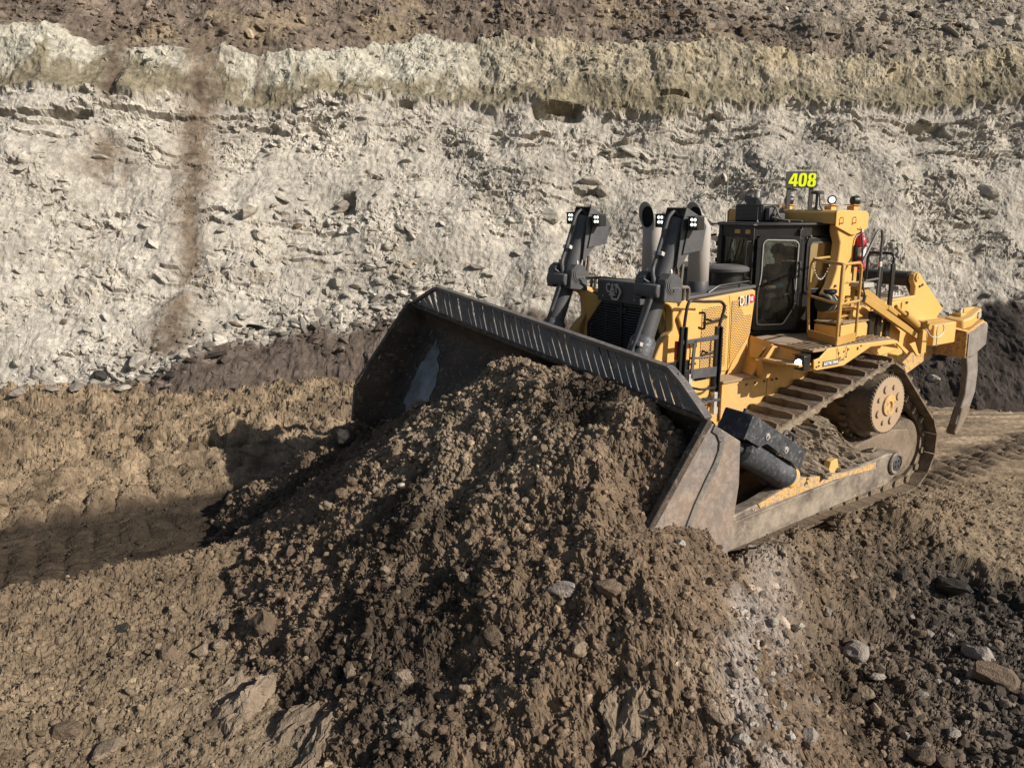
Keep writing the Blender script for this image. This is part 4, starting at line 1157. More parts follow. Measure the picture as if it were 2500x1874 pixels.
# moldboard section: (forward offset, drop below the top edge)
SEC = [(0.00, 0.0), (-.09, -.10), (-.15, -.24), (-.13, -.38), (-.05, -.55), (.10, -.80), (.28, -1.08), (.44, -1.38), (.56, -1.66), (.66, -1.95), (.72, -2.10)]
ny = 40
Yb = np.linspace(-HB + .02, HB - .02, ny)
secd = []
for i in range(len(SEC) - 1):
    for k in range(3):
        t = k / 3; secd.append((SEC[i][0] + (SEC[i + 1][0] - SEC[i][0]) * t, SEC[i][1] + (SEC[i + 1][1] - SEC[i][1]) * t))
secd.append(SEC[-1])
mb = MB(); m = len(secd)
bow = lambda y: 0.0
v = [(3.80 + a, y, zt_(y) + b_) for y in Yb for a, b_ in secd] + [(3.80 + a - .07 - .10 * min(1, -b_), y, zt_(y) + b_ - .0) for y in Yb for a, b_ in secd]
f = []
off = ny * m
for i in range(ny - 1):
    for j in range(m - 1):
        f.append((i * m + j, i * m + j + 1, (i + 1) * m + j + 1, (i + 1) * m + j))
        f.append((off + i * m + j, off + (i + 1) * m + j, off + (i + 1) * m + j + 1, off + i * m + j + 1))
    f.append((i * m, (i + 1) * m, off + (i + 1) * m, off + i * m))
    f.append((i * m + m - 1, off + i * m + m - 1, off + (i + 1) * m + m - 1, (i + 1) * m + m - 1))
mb.add(v, f, True)
mb.bar((3.42, -2.9, zt_(-2.9) - .75), (3.42, 2.9, zt_(2.9) - .75), .30, .42)
mb.bar((3.62, -2.9, zt_(-2.9) - 1.55), (3.62, 2.9, zt_(2.9) - 1.55), .34, .40)
blade = mb.build('blade', M['blade'], DZ)
blade['label'] = 'dark muddy dozer blade with a worn steel face'
MB().bar((3.79, -HB + .03, zt_(-HB) + .012), (3.79, HB - .03, zt_(HB) + .012), .09, .045).build('top_edge', M['blade'], blade, .008)
MB().bar((4.56, -HB + .03, zt_(-HB) - 2.18), (4.56, HB - .03, zt_(HB) - 2.18), .05, .36, (.35, 0, 1)).build('cutting_edge', M['polished'], blade)
# bare polished patch low on the far half of the face
pp = MB(); ring = []; NR = 72
for k in range(NR):
    a = 2 * math.pi * k / NR
    rr = 1 + .08 * math.sin(3 * a + 1) + .06 * math.sin(7 * a) + .05 * math.sin(13 * a + 2) + .03 * math.sin(23 * a)
    d = -.98 + .52 * rr * math.sin(a); y = -2.30 + (.30 - .15 * math.sin(a)) * rr * math.cos(a) - .10 * math.sin(a)
    x = np.interp(-d, [-b_ for a_, b_ in SEC], [a_ for a_, b_ in SEC])
    ring.append((3.80 + x + .010, y, zt_(y) + d))
rows_ = [ring]
for f_ in (.75, .5, .25):
    rw = []
    for p in ring:
        y = -2.30 + (p[1] + 2.30) * f_; d = -.98 + (p[2] - zt_(p[1]) + .98) * f_
        rw.append((3.80 + np.interp(-d, [-b_ for a_, b_ in SEC], [a_ for a_, b_ in SEC]) + .012, y, zt_(y) + d))
    rows_.append(rw)
cen = (3.80 + np.interp(.98, [-b_ for a_, b_ in SEC], [a_ for a_, b_ in SEC]) + .012, -2.30, zt_(-2.30) - .98)
vv_ = [p for r_ in rows_ for p in r_] + [cen]
pp.add(vv_, [(i * NR + k, i * NR + (k + 1) % NR, (i + 1) * NR + (k + 1) % NR, (i + 1) * NR + k) for i in range(3) for k in range(NR)] + [(3 * NR + k, 3 * NR + (k + 1) % NR, 4 * NR) for k in range(NR)], True)
pp.build('bare_patch', M['polished'], blade)
# end plates
EP = [(.02, .02), (.97, -1.18), (1.04, -1.70), (.95, -2.25), (.30, -2.35), (-.20, -2.1), (-.40, -1.35), (-.48, -.72), (-.46, -.26), (-.10, -.05)]
for sd in (1, -1):
    z0 = zt_(HB * sd)
    ep = MB(); ep.side([(3.80 + a, z0 + b_) for a, b_ in EP], (HB - .02) * sd, (HB + .025) * sd)
    eo = ep.build('end_plate', M['plate'], blade, .012)
    eo['label'] = 'scratched rusty end plate of the blade'
    MB().side([(3.80 + a * .97, z0 + b_ * .99 - .01) for a, b_ in EP], (HB - .024) * sd, (HB - .040) * sd).build('inner_shade_sheet', M['blade'], eo)  # added dark sheet: paints deep shade onto the plate's inner face
    # wear strip that follows the blade's curve, and a bevelled front edge
    ws = MB(); sc_ = [(-.02, -.05), (-.10, -.10), (-.155, -.20), (-.15, -.30), (-.08, -.44), (.02, -.58), (.16, -.80), (.30, -1.08), (.42, -1.38), (.55, -1.75)]
    for a, b_ in zip(sc_, sc_[1:]):
        ws.bar((3.80 + a[0], (HB + .035) * sd, z0 + a[1]), (3.80 + b_[0], (HB + .035) * sd, z0 + b_[1]), .07, .02, (0, 1, 0))
    ws.build('wear_strip', M['strip'], eo)
    fe = MB(); fe.bar((3.82, (HB + .0) * sd, z0 + .03), (4.77, (HB + .0) * sd, z0 - 1.16), .075, .085, (0, 1, 0))
    fe.bar((4.77, HB * sd, z0 - 1.16), (4.84, HB * sd, z0 - 1.72), .075, .085, (0, 1, 0))
    fe.build('front_edge', M['blade'], eo, .012)
# rock guard above the blade
def gz(y):
    t = abs(y)
    return (0.335 if t < 2.45 else 0.335 - (t - 2.45) * .335 / .58)
gt = MB(); Yg_ = [-3.03, -2.50, -2.40, 2.40, 2.62, 3.03]
def gp(y, top=1.0, dx=0.0): return Vector((3.78 - .10 * top * gz(y) / .335 + dx, y, zt_(y) + .03 + gz(y) * top))
for a, b_ in zip(Yg_, Yg_[1:]): gt.bar(gp(a), gp(b_), .10, .045)
grd = gt.build('rock_guard', M['guard'], DZ, .006)
NBAR = 46
for k in range(NBAR):
    yb_ = -2.94 + 5.86 * k / (NBAR - 1)
    yt = yb_ + .085 * (1 if True else 0) - .17
    yt = max(-2.98, yb_ - .30)
    jit = math.sin(k * 12.9898) * 43758.5; jit = jit - math.floor(jit) - .5
    yt = max(-2.98, yt + .05 * jit)
    p0 = Vector((3.78 + .015 * jit, yb_ + .02 * jit, zt_(yb_) + .02)); p1 = gp(yt, .97)
    if (p1 - p0).length < .05: continue
    MB().bar(p0, p1, .068, .020, (1, .2, .3)).build('guard_bar', M['guard'], grd, 0)
# push arms, tilt cylinders
for sd in (1, -1):
    ya, yb_ = 1.98 * sd, 2.17 * sd
    ar = MB(); ar.side([(-1.42, .72), (-1.42, 1.02), (-1.05, 1.06), (-.1, .98), (.45, 1.03), (.95, 1.10), (1.10, 1.20), (1.22, 1.18), (1.34, 1.02), (1.80, .92), (3.6, .70), (3.6, .35), (1.9, .42), (.55, .50), (-1.1, .58)], ya, yb_)
    ao = ar.build('push_arm', M['arm'], DZ, .02, 'scraped yellow push arm with bare steel showing')
    rib = MB(); rib.bar((-.1, 2.185 * sd, .92), (2.9, 2.185 * sd, .74), .03, .035, (0, 0, 1))
    rib.build('arm_rib', M['arm'], ao, .006)
    yp = MB(); yp.side([(1.75, .86), (.2, .93), (-.75, .90), (-.75, 1.0), (-.1, .975), (.45, 1.03), (.95, 1.10), (1.10, 1.20), (1.22, 1.18), (1.34, 1.02), (1.80, .925)], 2.171 * sd, 2.180 * sd)
    yp.build('painted_web', M['yelworn'], ao)
    lug = MB(); lug.side([(.02, .98), (.30, 1.0), (.24, 1.17), (.10, 1.19)], 2.02 * sd, 2.12 * sd)
    lug.build('arm_lug', M['yelclean'], ao, .01)
    tn = MB().lathe((-1.25, 1.90 * sd, .89), (0, sd, 0), [(0, .165), (.30, .165), (.315, .15), (.315, .12), (.29, .115), (.29, .01)], 30)
    to = tn.build('arm_trunnion', M['arm'], ao)
    tc_ = MB().lathe((-1.25, 2.185 * sd, .89), (0, sd, 0), [(0, .10), (.02, .10), (.03, .08), (.03, .01)], 20); 
    for k in range(4):
        a = math.pi / 4 + k * math.pi / 2
        tc_.lathe((-1.25 + .05 * math.cos(a), 2.214 * sd, .89 + .05 * math.sin(a)), (0, sd, 0), [(0, .018), (.014, .016)], 6)
    tc_.build('trunnion_bolts', M['char'], to)
    pin = MB().lathe((1.13, 1.94 * sd, 1.13), (0, sd, 0), [(0, .125), (.25, .125), (.26, .11), (.26, .06)], 24)
    po = pin.build('cylinder_pin', M['yelclean'], ao)
    MB().lathe((1.13, 2.195 * sd, 1.13), (0, sd, 0), [(0, .055), (.015, .052), (.015, .01)], 16).build('pin_end', M['galv'], po)
    c0 = Vector((1.16, 2.08 * sd, 1.14)); c1 = Vector((3.40, 2.42 * sd, zt_(2.42 * sd) - .22))
    dd_ = (c1 - c0).normalized()
    tcy = MB(); tcy.lathe(c0, dd_, [(.02, .10), (.08, .185), (.12, .19), (.26, .19), (.28, .175), (1.25, .175), (1.27, .185), (1.36, .185), (1.38, .12)], 32)
    tco = tcy.build('tilt_cylinder', M['cyl'], DZ)
    MB().cyl(c0 + dd_ * 1.3, c1, .085, 20).build('piston_rod', M['char'], tco)
    # folded steel cover over the cylinder, two big washers, a lifting eye
    sidev = Vector((0, sd, 0)); upv = dd_.cross(sidev) * -1 if dd_.cross(sidev).z < 0 else dd_.cross(sidev)
    upv.normalize(); sidev = upv.cross(dd_).normalized() * (1 if upv.cross(dd_).y * sd > 0 else -1)
    cv = MB()
    L0, L1 = .06, 1.62
    prof2 = [(L0, .13), (L0 + .03, .37), (L1, .38), (L1, .10), (1.24, .10), (1.10, .185), (.30, .15)]
    for off_ in (-.19, .175):
        cv.prism([c0 + dd_ * a + upv * b_ + sidev * off_ for a, b_ in prof2], sidev * .015)
    cv.prism([c0 + dd_ * (L0 + .03) + upv * .368 - sidev * .19, c0 + dd_ * L1 + upv * .378 - sidev * .19, c0 + dd_ * L1 + upv * .378 + sidev * .19, c0 + dd_ * (L0 + .03) + upv * .368 + sidev * .19], upv * .014)
    cv.prism([c0 + dd_ * L1 + upv * .08 - sidev * .19, c0 + dd_ * L1 + upv * .38 - sidev * .19, c0 + dd_ * L1 + upv * .38 + sidev * .19, c0 + dd_ * L1 + upv * .08 + sidev * .19], dd_ * .014)
    cvo = cv.build('cylinder_cover', M['cyl'], tco, .004)
    for a, b_ in ((.62, .245), (1.16, .26)):
        MB().lathe(c0 + dd_ * a + upv * b_ + sidev * .19, sidev, [(0, .045), (.012, .043), (.012, .022), (.03, .020)], 14).build('cover_washer', M['galv'], cvo)
    MB().tube([c0 + dd_ * .12 + upv * .36, c0 + dd_ * .16 + upv * .51, c0 + dd_ * .42 + upv * .51, c0 + dd_ * .46 + upv * .36], .022, 8, .06).build('lifting_eye', M['char'], cvo)
    MB().cyl(c0 + dd_ * 1.5 + upv * .38, c0 + dd_ * 1.5 + upv * .45, .03, 12).build('cover_stud', M['char'], cvo)
# ---- deck, fenders, steps ---------------------------------------------------------
for sd in (1, -1):
    dk = MB(); dk.prism([(.14, .60 * sd, 2.625), (.29, 1.05 * sd, 2.625), (.42, 1.60 * sd, 2.625), (.34, 1.775 * sd, 2.625), (-1.62, 1.775 * sd, 2.585), (-1.62, .60 * sd, 2.60)], (0, 0, .035))
    dko = dk.build('deck_plate', M['deck'], DZ, .004)
    tr = MB()
    for k in range(16):
        x_ = .36 - k * .115
        tr.box((x_ - .02, 1.30 * sd, 2.661), (x_ + .02, 1.74 * sd, 2.672))
    tr.build('deck_tread', M['deck'], dko, kind='stuff')
    fp = MB(); fp.side([(.35, 2.40), (.36, 2.53), (.24, 2.545), (.06, 2.655), (-.4, 2.655), (-1.40, 2.63), (-1.62, 2.605), (-1.97, 2.41), (-1.92, 2.36), (-1.62, 2.555), (-.95, 2.575), (-.33, 2.375), (.28, 2.375)], 1.785 * sd, 1.812 * sd)
    fo = fp.build('fender_plate', M['yelclean'], DZ, .012)
    bo = MB()
    for a, b_ in ((.25, 2.49), (.25, 2.44), (-.18, 2.57), (-.30, 2.58), (-.40, 2.60), (-.62, 2.58), (-.62, 2.60), (-.22, 2.50), (-.30, 2.47), (-.36, 2.50), (-.70, 2.62), (.30, 2.43)):
        bo.lathe((a, 1.812 * sd, b_), (0, sd, 0), [(0, .014), (.012, .012)], 8)
    bo.build('fender_bolts', M['char'], fo, kind='stuff')
    MB().side([(-1.62, 2.56), (-.95, 2.57), (.30, 2.40), (.30, 2.44), (-.95, 2.60), (-1.62, 2.59)], 1.10 * sd, 1.783 * sd).build('fender_pan', M['yellow'], DZ)
    # boarding step in front of the deck
    sp = MB(); sp.prism([(.43, 1.18 * sd, 2.455), (.64, 1.18 * sd, 2.455), (.70, 1.62 * sd, 2.455), (.62, 1.775 * sd, 2.455), (.30, 1.775 * sd, 2.455)], (0, 0, .03))
    spo = sp.build('boarding_step', M['yellow'], DZ, .004)
    te = MB()
    for k in range(11):
        t = k / 10; te.box((.62 + .06 * t, (1.22 + .40 * t - .012) * sd, 2.486), (.66 + .05 * t, (1.22 + .40 * t + .012) * sd, 2.497))
    te.build('step_teeth', M['deck'], spo, kind='stuff')
    MB().prism([(.44, 1.18 * sd, 2.49), (.46, 1.62 * sd, 2.49), (.40, 1.62 * sd, 2.63), (.32, 1.18 * sd, 2.63)], (-.02, 0, 0)).build('step_riser', M['yellow'], DZ)
    MB().prism([(.46, 1.20 * sd, 2.66), (.64, 1.20 * sd, 2.47), (.56, 1.12 * sd, 2.24), (.30, 1.12 * sd, 2.24), (.28, 1.20 * sd, 2.60)], (0, .02 * sd, 0)).build('step_side', M['yellow'], DZ)
    MB().side([(.66, 2.455), (.60, 2.20), (-.9, 2.20), (-.9, 2.55), (.3, 2.56)], 1.08 * sd, 1.20 * sd).build('fender_web', M['yellow'], DZ)
    # lamp under the step corner
    hl = MB(); hl.box((.40, 1.64 * sd, 2.40), (.55, 1.79 * sd, 2.60))
    hlo = hl.build('fender_lamp', M['black'], DZ, .012)
    MB().lathe((.552, 1.715 * sd, 2.495), (1, .5 * sd, 0), [(0, .052), (.012, .050), (.018, .03)], 18).build('lamp_lens', M['ledbig'], hlo)
    MB().box((.40, 1.64 * sd, 2.603), (.60, 1.79 * sd, 2.612)).build('lamp_shade', M['black'], hlo)
dp = MB().box((.165, 1.813, 2.415), (-.195, 1.8165, 2.49)).build('fender_decal', M['char'], DZ)
letters('decal_letters', 'ELECTRIC DRIVE', .058, (-.015, 1.819, 2.452), (-1, 0, .0), (-.18, 0, 1), M['white'], dp, bold=.0015, depth=.003, sx=.80, spacing=.92)
# wire hanging from the basket over the fender
MB().tube([(-.12, 1.826, 2.65), (-.16, 1.83, 2.56), (-.15, 1.83, 2.50), (-.24, 1.83, 2.46), (-.34, 1.83, 2.52), (-.36, 1.83, 2.60), (-.32, 1.83, 2.66)], .004, 5, .03).build('loose_wire', M['black'], DZ)

# ---- folding ladder at the engine (near side) ----------------------------------------
LY = 1.12
ld = MB()
for xa, xb, z0, z1 in ((2.16, 2.185, 2.20, 3.05), (1.50, 1.51, 1.92, 3.00)):
    ld.bar((xb, LY, z0), (xa, LY, z1), .075, .045, (0, 1, 0))
    ld.bar((xb - .03, LY + .035, z0), (xa - .03, LY + .035, z1), .02, .05, (0, 1, 0))
lad = ld.build('engine_ladder', M['black'], DZ, .004)
MB().tube([(2.14, LY, 3.0), (2.13, LY, 3.10), (2.10, LY + .0, 3.30), (2.06, LY, 3.375), (1.80, LY, 3.345), (1.46, LY, 3.325), (1.385, LY, 3.26), (1.43, LY, 3.12), (1.47, LY, 3.03), (1.47, LY, 2.55)], .021, 10, .07).build('handrail_hoop', M['black'], lad)
cr = MB(); cr.bar((2.17, LY + .02, 2.85), (1.51, LY + .02, 2.86), .02, .055, (0, 0, 1))
cr.bar((1.945, LY + .02, 2.86), (1.985, LY + .02, 2.36), .05, .02, (0, 1, 0)); cr.bar((1.99, LY + .02, 2.42), (1.51, LY + .02, 2.40), .02, .13, (0, 0, 1))
cr.build('ladder_brace', M['char'], lad, .004)
MB().box((2.58, LY - .06, 2.48), (1.98, LY - .02, 2.60)).box((2.10, LY - .05, 2.34), (1.98, LY + .02, 2.48)).build('ladder_beam', M['black'], lad, .004)
MB().tube([(1.98, LY + .02, 2.24), (1.90, LY + .12, 2.22), (1.62, LY + .12, 2.215), (1.53, LY + .02, 2.24)], .017, 8, .05).build('ladder_rung', M['black'], lad)
MB().tube([(1.96, LY - .03, 2.62), (1.84, LY + .04, 2.62), (1.62, LY + .04, 2.62)], .014, 8, .05).build('ladder_rung', M['char'], lad)
pl = MB(); pl.side([(2.02, 1.95), (2.02, 2.38), (1.52, 2.36), (1.52, 1.90)], LY - .055, LY - .035)
plo = pl.build('kick_panel', M['yelclean'], lad, .006)
MB().box((1.86, LY - .034, 2.30), (1.64, LY - .030, 2.345)).build('panel_slot', M['soot'], plo)
fs = MB()
for k in range(5): fs.box((1.98 - k * .09, LY - .02, 2.03), (1.95 - k * .09, LY + .12, 2.055))
fs.box((2.0, LY - .03, 2.03), (1.52, LY - .01, 2.055)); fs.box((2.0, LY + .11, 2.025), (1.52, LY + .13, 2.055))
fs.build('foot_step', M['char'], lad)
MB().box((2.03, LY - .03, 1.98), (1.97, LY + .03, 2.42)).box((1.55, LY - .03, 1.82), (1.47, LY + .05, 2.12)).build('ladder_boot', M['galv'], lad, .004)
MB().box((2.22, LY - .07, 2.62), (2.17, LY - .03, 2.86)).build('reflector', M['decalred'], lad)
# grab irons on the hood doors
for pts_ in ([(1.545, .80, 3.14), (1.535, .92, 3.165), (1.535, .92, 2.93), (1.545, .80, 2.955)], [(1.40, .80, 3.05), (1.40, .90, 3.04), (1.06, .90, 3.06), (1.06, .80, 3.07)], [(1.42, .80, 2.62), (1.42, .88, 2.60), (1.16, .88, 2.62), (1.16, .80, 2.63)], [(1.22, .80, 2.80), (1.20, .94, 2.82), (1.20, .94, 2.27), (1.22, .80, 2.25)]):
    MB().tube(pts_, .016, 8, .05).build('grab_iron', M['black'], DZ)
MB().tube([(1.98, 1.0, 2.90), (1.96, 1.08, 2.75), (1.97, 1.08, 2.45), (1.98, 1.05, 2.36)], .009, 6, .05).build('cable', M['decalred'], DZ)

# ---- cab ------------------------------------------------------------------------------
F, Rr, Bk = (-.12, .335), (-.72, .72), (-1.62, .80)
def pln(a, b):
    """maps (s along a-b, z) to a point; also the outward normal"""
    d = Vector((b[0] - a[0], b[1] - a[1], 0)); L_ = d.length; d.normalize()
    n_ = Vector((-d.y, d.x, 0));
    if n_.y * (a[1] + b[1]) + n_.x * .0 < 0: n_ = -n_
    return (lambda s, z, o=0.0: Vector((a[0], a[1], 0)) + d * s + n_ * o + Vector((0, 0, z))), n_, L_
def ringp(outer, inner, d):
    n = len(outer); d = Vector(d)
    v = outer + inner + [p + d for p in outer] + [p + d for p in inner]
    f = []
    for i in range(n):
        j = (i + 1) % n
        f += [(i, j, n + j, n + i), (2 * n + i, 3 * n + i, 3 * n + j, 2 * n + j), (i, 2 * n + i, 2 * n + j, j), (n + i, n + j, 3 * n + j, 3 * n + i)]
    return MB().add(v, f)
base_ = [F, Rr, Bk]
planv = base_ + [(x_, -y_) for x_, y_ in base_[::-1]]
cabm = MB()
cabm.prism([(x_, y_, 2.60) for x_, y_ in planv], (0, 0, .09))                       # floor
for x_, y_ in planv:
    k = 1 if y_ > 0 else -1
    cabm.box((x_ - .045, y_ - .07 * k, 2.66), (x_ + .045, y_ - .0 * k, 4.24))
for sd in (1, -1):
    fl_ = lambda p: (p[0], p[1] * sd)
    for a, b_ in ((F, Rr), (Rr, Bk)):
        A_, B_ = fl_(a), fl_(b_)
        cabm.bar((A_[0], A_[1] - .03 * sd, 4.17), (B_[0], B_[1] - .03 * sd, 4.17), .05, .16)
    A_, B_ = fl_(Rr), fl_(Bk)
    cabm.bar((A_[0], A_[1] - .03 * sd, 2.96), (B_[0], B_[1] - .03 * sd, 2.96), .05, .62)
    cabm.bar((Rr[0], (Rr[1] - .02) * sd, 2.7), (Rr[0], (Rr[1] - .02) * sd, 4.2), .16, .05, (0, 1, 0))
cabm.bar((F[0], -F[1], 4.17), (F[0], F[1], 4.17), .06, .18)
cabm.bar((F[0], -F[1], 2.86), (F[0], F[1], 2.86), .05, .40)
cabm.bar((Bk[0], -Bk[1], 4.14), (Bk[0], Bk[1], 4.14), .06, .20); cabm.bar((Bk[0], -Bk[1], 2.96), (Bk[0], Bk[1], 2.96), .05, .62)
cab = cabm.build('cab', M['black'], DZ, .008, 'black operator cab with large tinted windows')
rf = MB(); rf.prism([(x_ + (.07 if i in (0, 5) else 0), y_ * 1.06, 4.245) for i, (x_, y_) in enumerate(planv)], (0, 0, .045))
rfo = rf.build('cab_roof', M['black'], cab, .012)
MB().box((F[0] + .06, -.40, 4.255), (F[0] + .14, .40, 4.275)).build('roof_visor', M['char'], rfo)
for y_ in (.02, .22):
    MB().box((F[0] + .031, y_ - .05, 4.13), (F[0] + .034, y_ + .05, 4.19)).build('warning_sticker', M['yelclean'], cab)
def pane(name, pts3, parent):
    o = link(name, None, parent)
    bpy.data.objects.remove(o)
    return MB().add([tuple(p) for p in pts3], [tuple(range(len(pts3)))]).build(name, M['glass'], parent)
gloop = [(.085, 2.815), (.065, 3.25), (.105, 3.52), (.105, 3.99), (.15, 4.045), (.585, 4.035), (.635, 3.99), (.635, 3.06), (.50, 2.83), (.47, 2.80), (.12, 2.79)]
oloop = [(.02, 2.72), (.02, 3.25), (.02, 3.52), (.02, 4.06), (.06, 4.105), (.64, 4.095), (.695, 4.05), (.695, 3.06), (.695, 2.78), (.64, 2.71), (.08, 2.70)]
for sd in (1, -1):
    fn_, nn, L_ = pln((F[0], F[1] * sd), (Rr[0], Rr[1] * sd))
    dr = ringp([fn_(s, z, .012) for s, z in oloop], [fn_(s, z, .012) for s, z in gloop], nn * .03)
    dro = dr.build('cab_door', M['black'], cab, .004)
    MB().tube([fn_(s, z, .046) for s, z in gloop + gloop[:1]], .010, 8, .05).build('window_seal', M['stack'], dro)
    pane('door_glass', [fn_(s, z, .026) for s, z in gloop], dro)
    MB().tube([fn_(.66, 3.72, .03), fn_(.66, 3.72, .09), fn_(.66, 3.52, .09), fn_(.66, 3.52, .03)], .02, 8, .03).build('door_handle', M['rubber'], dro)
    hg = MB()
    for z_ in (4.0, 3.75, 3.2, 2.85): hg.bar(fn_(.03, z_, .05), fn_(.03, z_ - .07, .05), .03, .03, nn)
    hg.build('door_hinge', M['black'], dro)
    MB().tube([fn_(.60, 3.5, .05), fn_(.60, 3.35, .08), fn_(.645, 3.2, .07), fn_(.60, 3.02, .06), fn_(.64, 2.9, .06)], .010, 6, .05).build('door_cable', M['rubber'], dro)
    # rear side window
    fn2, n2_, L2 = pln((Rr[0], Rr[1] * sd), (Bk[0], Bk[1] * sd))
    gl2 = [(.14, 3.31), (.12, 3.38), (.12, 3.95), (.17, 4.00), (.84, 3.99), (.87, 3.95), (.87, 3.35), (.83, 3.30)]
    ol2 = [(.06, 3.25), (.06, 3.38), (.06, 4.0), (.10, 4.07), (.88, 4.07), (.90, 4.0), (.90, 3.32), (.88, 3.25)]
    w2 = ringp([fn2(s, z, .0) for s, z in ol2], [fn2(s, z, .0) for s, z in gl2], n2_ * .03)
    w2o = w2.build('side_window', M['black'], cab, .004)
    MB().tube([fn2(s, z, .034) for s, z in gl2 + gl2[:1]], .011, 8, .05).build('window_seal', M['char'], w2o)
    pane('window_glass', [fn2(s, z, .012) for s, z in gl2], w2o)
    if sd < 0:
        wg = MB()
        for k in range(15): wg.bar(fn2(.14 + .05 * k, 3.32, .05), fn2(.14 + .05 * k, 3.98, .05), .006, .006)
        for k in range(14): wg.bar(fn2(.14, 3.32 + .05 * k, .05), fn2(.86, 3.32 + .05 * k, .05), .006, .006)
        wg.build('wire_guard', M['char'], w2o, kind='stuff')
    MB().lathe(fn2(.08, 4.09, .03), n2_, [(0, .022), (.05, .022), (.055, .012)], 12).build('side_marker', M['char'], cab)
# windscreen and rear window
pane('windscreen', [Vector((F[0] + .01, y_, z_)) for y_, z_ in ((-.29, 3.07), (.29, 3.07), (.29, 4.08), (-.29, 4.08))], cab)
pane('rear_window', [Vector((Bk[0] - .01, y_, z_)) for y_, z_ in ((-.70, 3.28), (.70, 3.28), (.70, 4.03), (-.70, 4.03))], cab)
MB().tube([(F[0] + .05, .10, 4.05), (F[0] + .06, .05, 3.85), (F[0] + .05, -.12, 3.45)], .010, 6, .03).tube([(F[0] + .05, -.05, 4.05), (F[0] + .06, -.12, 3.8), (F[0] + .05, -.20, 3.4)], .010, 6, .03).build('wiper', M['black'], cab)
MB().tube([(-.10, -.40, 4.10), (.10, -.44, 4.09), (.13, -.44, 4.02), (.12, -.44, 3.45)], .016, 8, .05).tube([(-.06, .30, 4.02), (.07, .33, 4.02), (.08, .33, 3.95), (.08, .33, 3.50), (-.06, .30, 3.48)], .016, 8, .05).build('mirror_rail', M['black'], cab)
MB().box((-.02, -.60, 4.16), (.02, -.42, 4.22)).build('mirror', M['black'], cab, .01)
# things on the roof
ac = MB(); ac.box((-1.02, -.50, 4.29), (-.62, .04, 4.55))
aco = ac.build('air_conditioner', M['black'], cab, .02)
for k in range(11):
    MB().box((-.620, -.48, 4.315 + k * .020), (-.608, .02, 4.326 + k * .020)).build('cooler_fin', M['char'], aco)
MB().box((-1.0, .045, 4.31), (-.66, .13, 4.50)).box((-.95, .13, 4.31), (-.70, .20, 4.42)).build('junction_box', M['char'], aco, .01)
MB().tube([(-.80, .08, 4.53), (-.78, .16, 4.50), (-.74, .24, 4.38), (-.74, .34, 4.32), (-.80, .62, 4.31)], .015, 8, .06).tube([(-.70, .16, 4.36), (-.66, .30, 4.33), (-.66, .50, 4.31)], .018, 8, .06).build('coolant_hose', M['hose'], aco)
MB().cone((-.30, -.40, 4.29), (-.30, -.40, 4.40), .014, .008, 8).cone((-.30, -.40, 4.40), (-.30, -.40, 5.25), .005, .003, 6).build('whip_antenna', M['galv'], cab)
MB().cone((-.40, .12, 4.29), (-.40, .12, 4.33), .022, .010, 10).cone((-.40, .12, 4.33), (-.40, .12, 4.52), .005, .003, 6).build('whip_antenna', M['char'], cab)

# ---- roll-over frame ---------------------------------------------------------------------
rp = MB()
rp.side([(-1.05, 4.275), (-1.05, 4.435), (-1.09, 4.475), (-1.80, 4.450), (-1.86, 4.41), (-1.86, 4.27)], -1.0, 1.0)
rops = rp.build('rollover_beam', M['yelclean'], DZ, .02)
for sd in (1, -1):
    sp_ = MB(); sp_.side([(-1.045, 4.24), (-1.045, 4.44), (-1.09, 4.478), (-1.80, 4.455), (-1.865, 4.41), (-1.865, 4.20), (-1.55, 4.105), (-1.46, 4.105)], 1.001 * sd, 1.022 * sd)
    spo = sp_.build('beam_end_plate', M['yelclean'], rops, .01)
    for x_, z_ in ((-1.15, 4.33), (-1.47, 4.33)):
        MB().tube([(x_, 1.022 * sd, z_ + .035), (x_, 1.07 * sd, z_ + .04), (x_, 1.07 * sd, z_ - .05), (x_, 1.022 * sd, z_ - .045)], .009, 6, .02).build('tie_down_loop', M['yelclean'], spo)
    ps = MB(); ps.side([(-1.16, 4.27), (-1.66, 4.27), (-1.64, 3.6), (-1.64, 3.3), (-1.68, 3.05), (-1.68, 2.62), (-1.02, 2.62), (-1.03, 3.25), (-1.14, 3.38), (-1.22, 3.6), (-1.25, 4.0), (-1.16, 4.16)], .835 * sd, .985 * sd)
    pso = ps.build('rollover_post', M['yelclean'], DZ, .02)
    MB().cyl((-1.20, .986 * sd, 3.36), (-1.20, 1.01 * sd, 3.36), .02, 10).build('post_bolt', M['char'], pso)
    pass
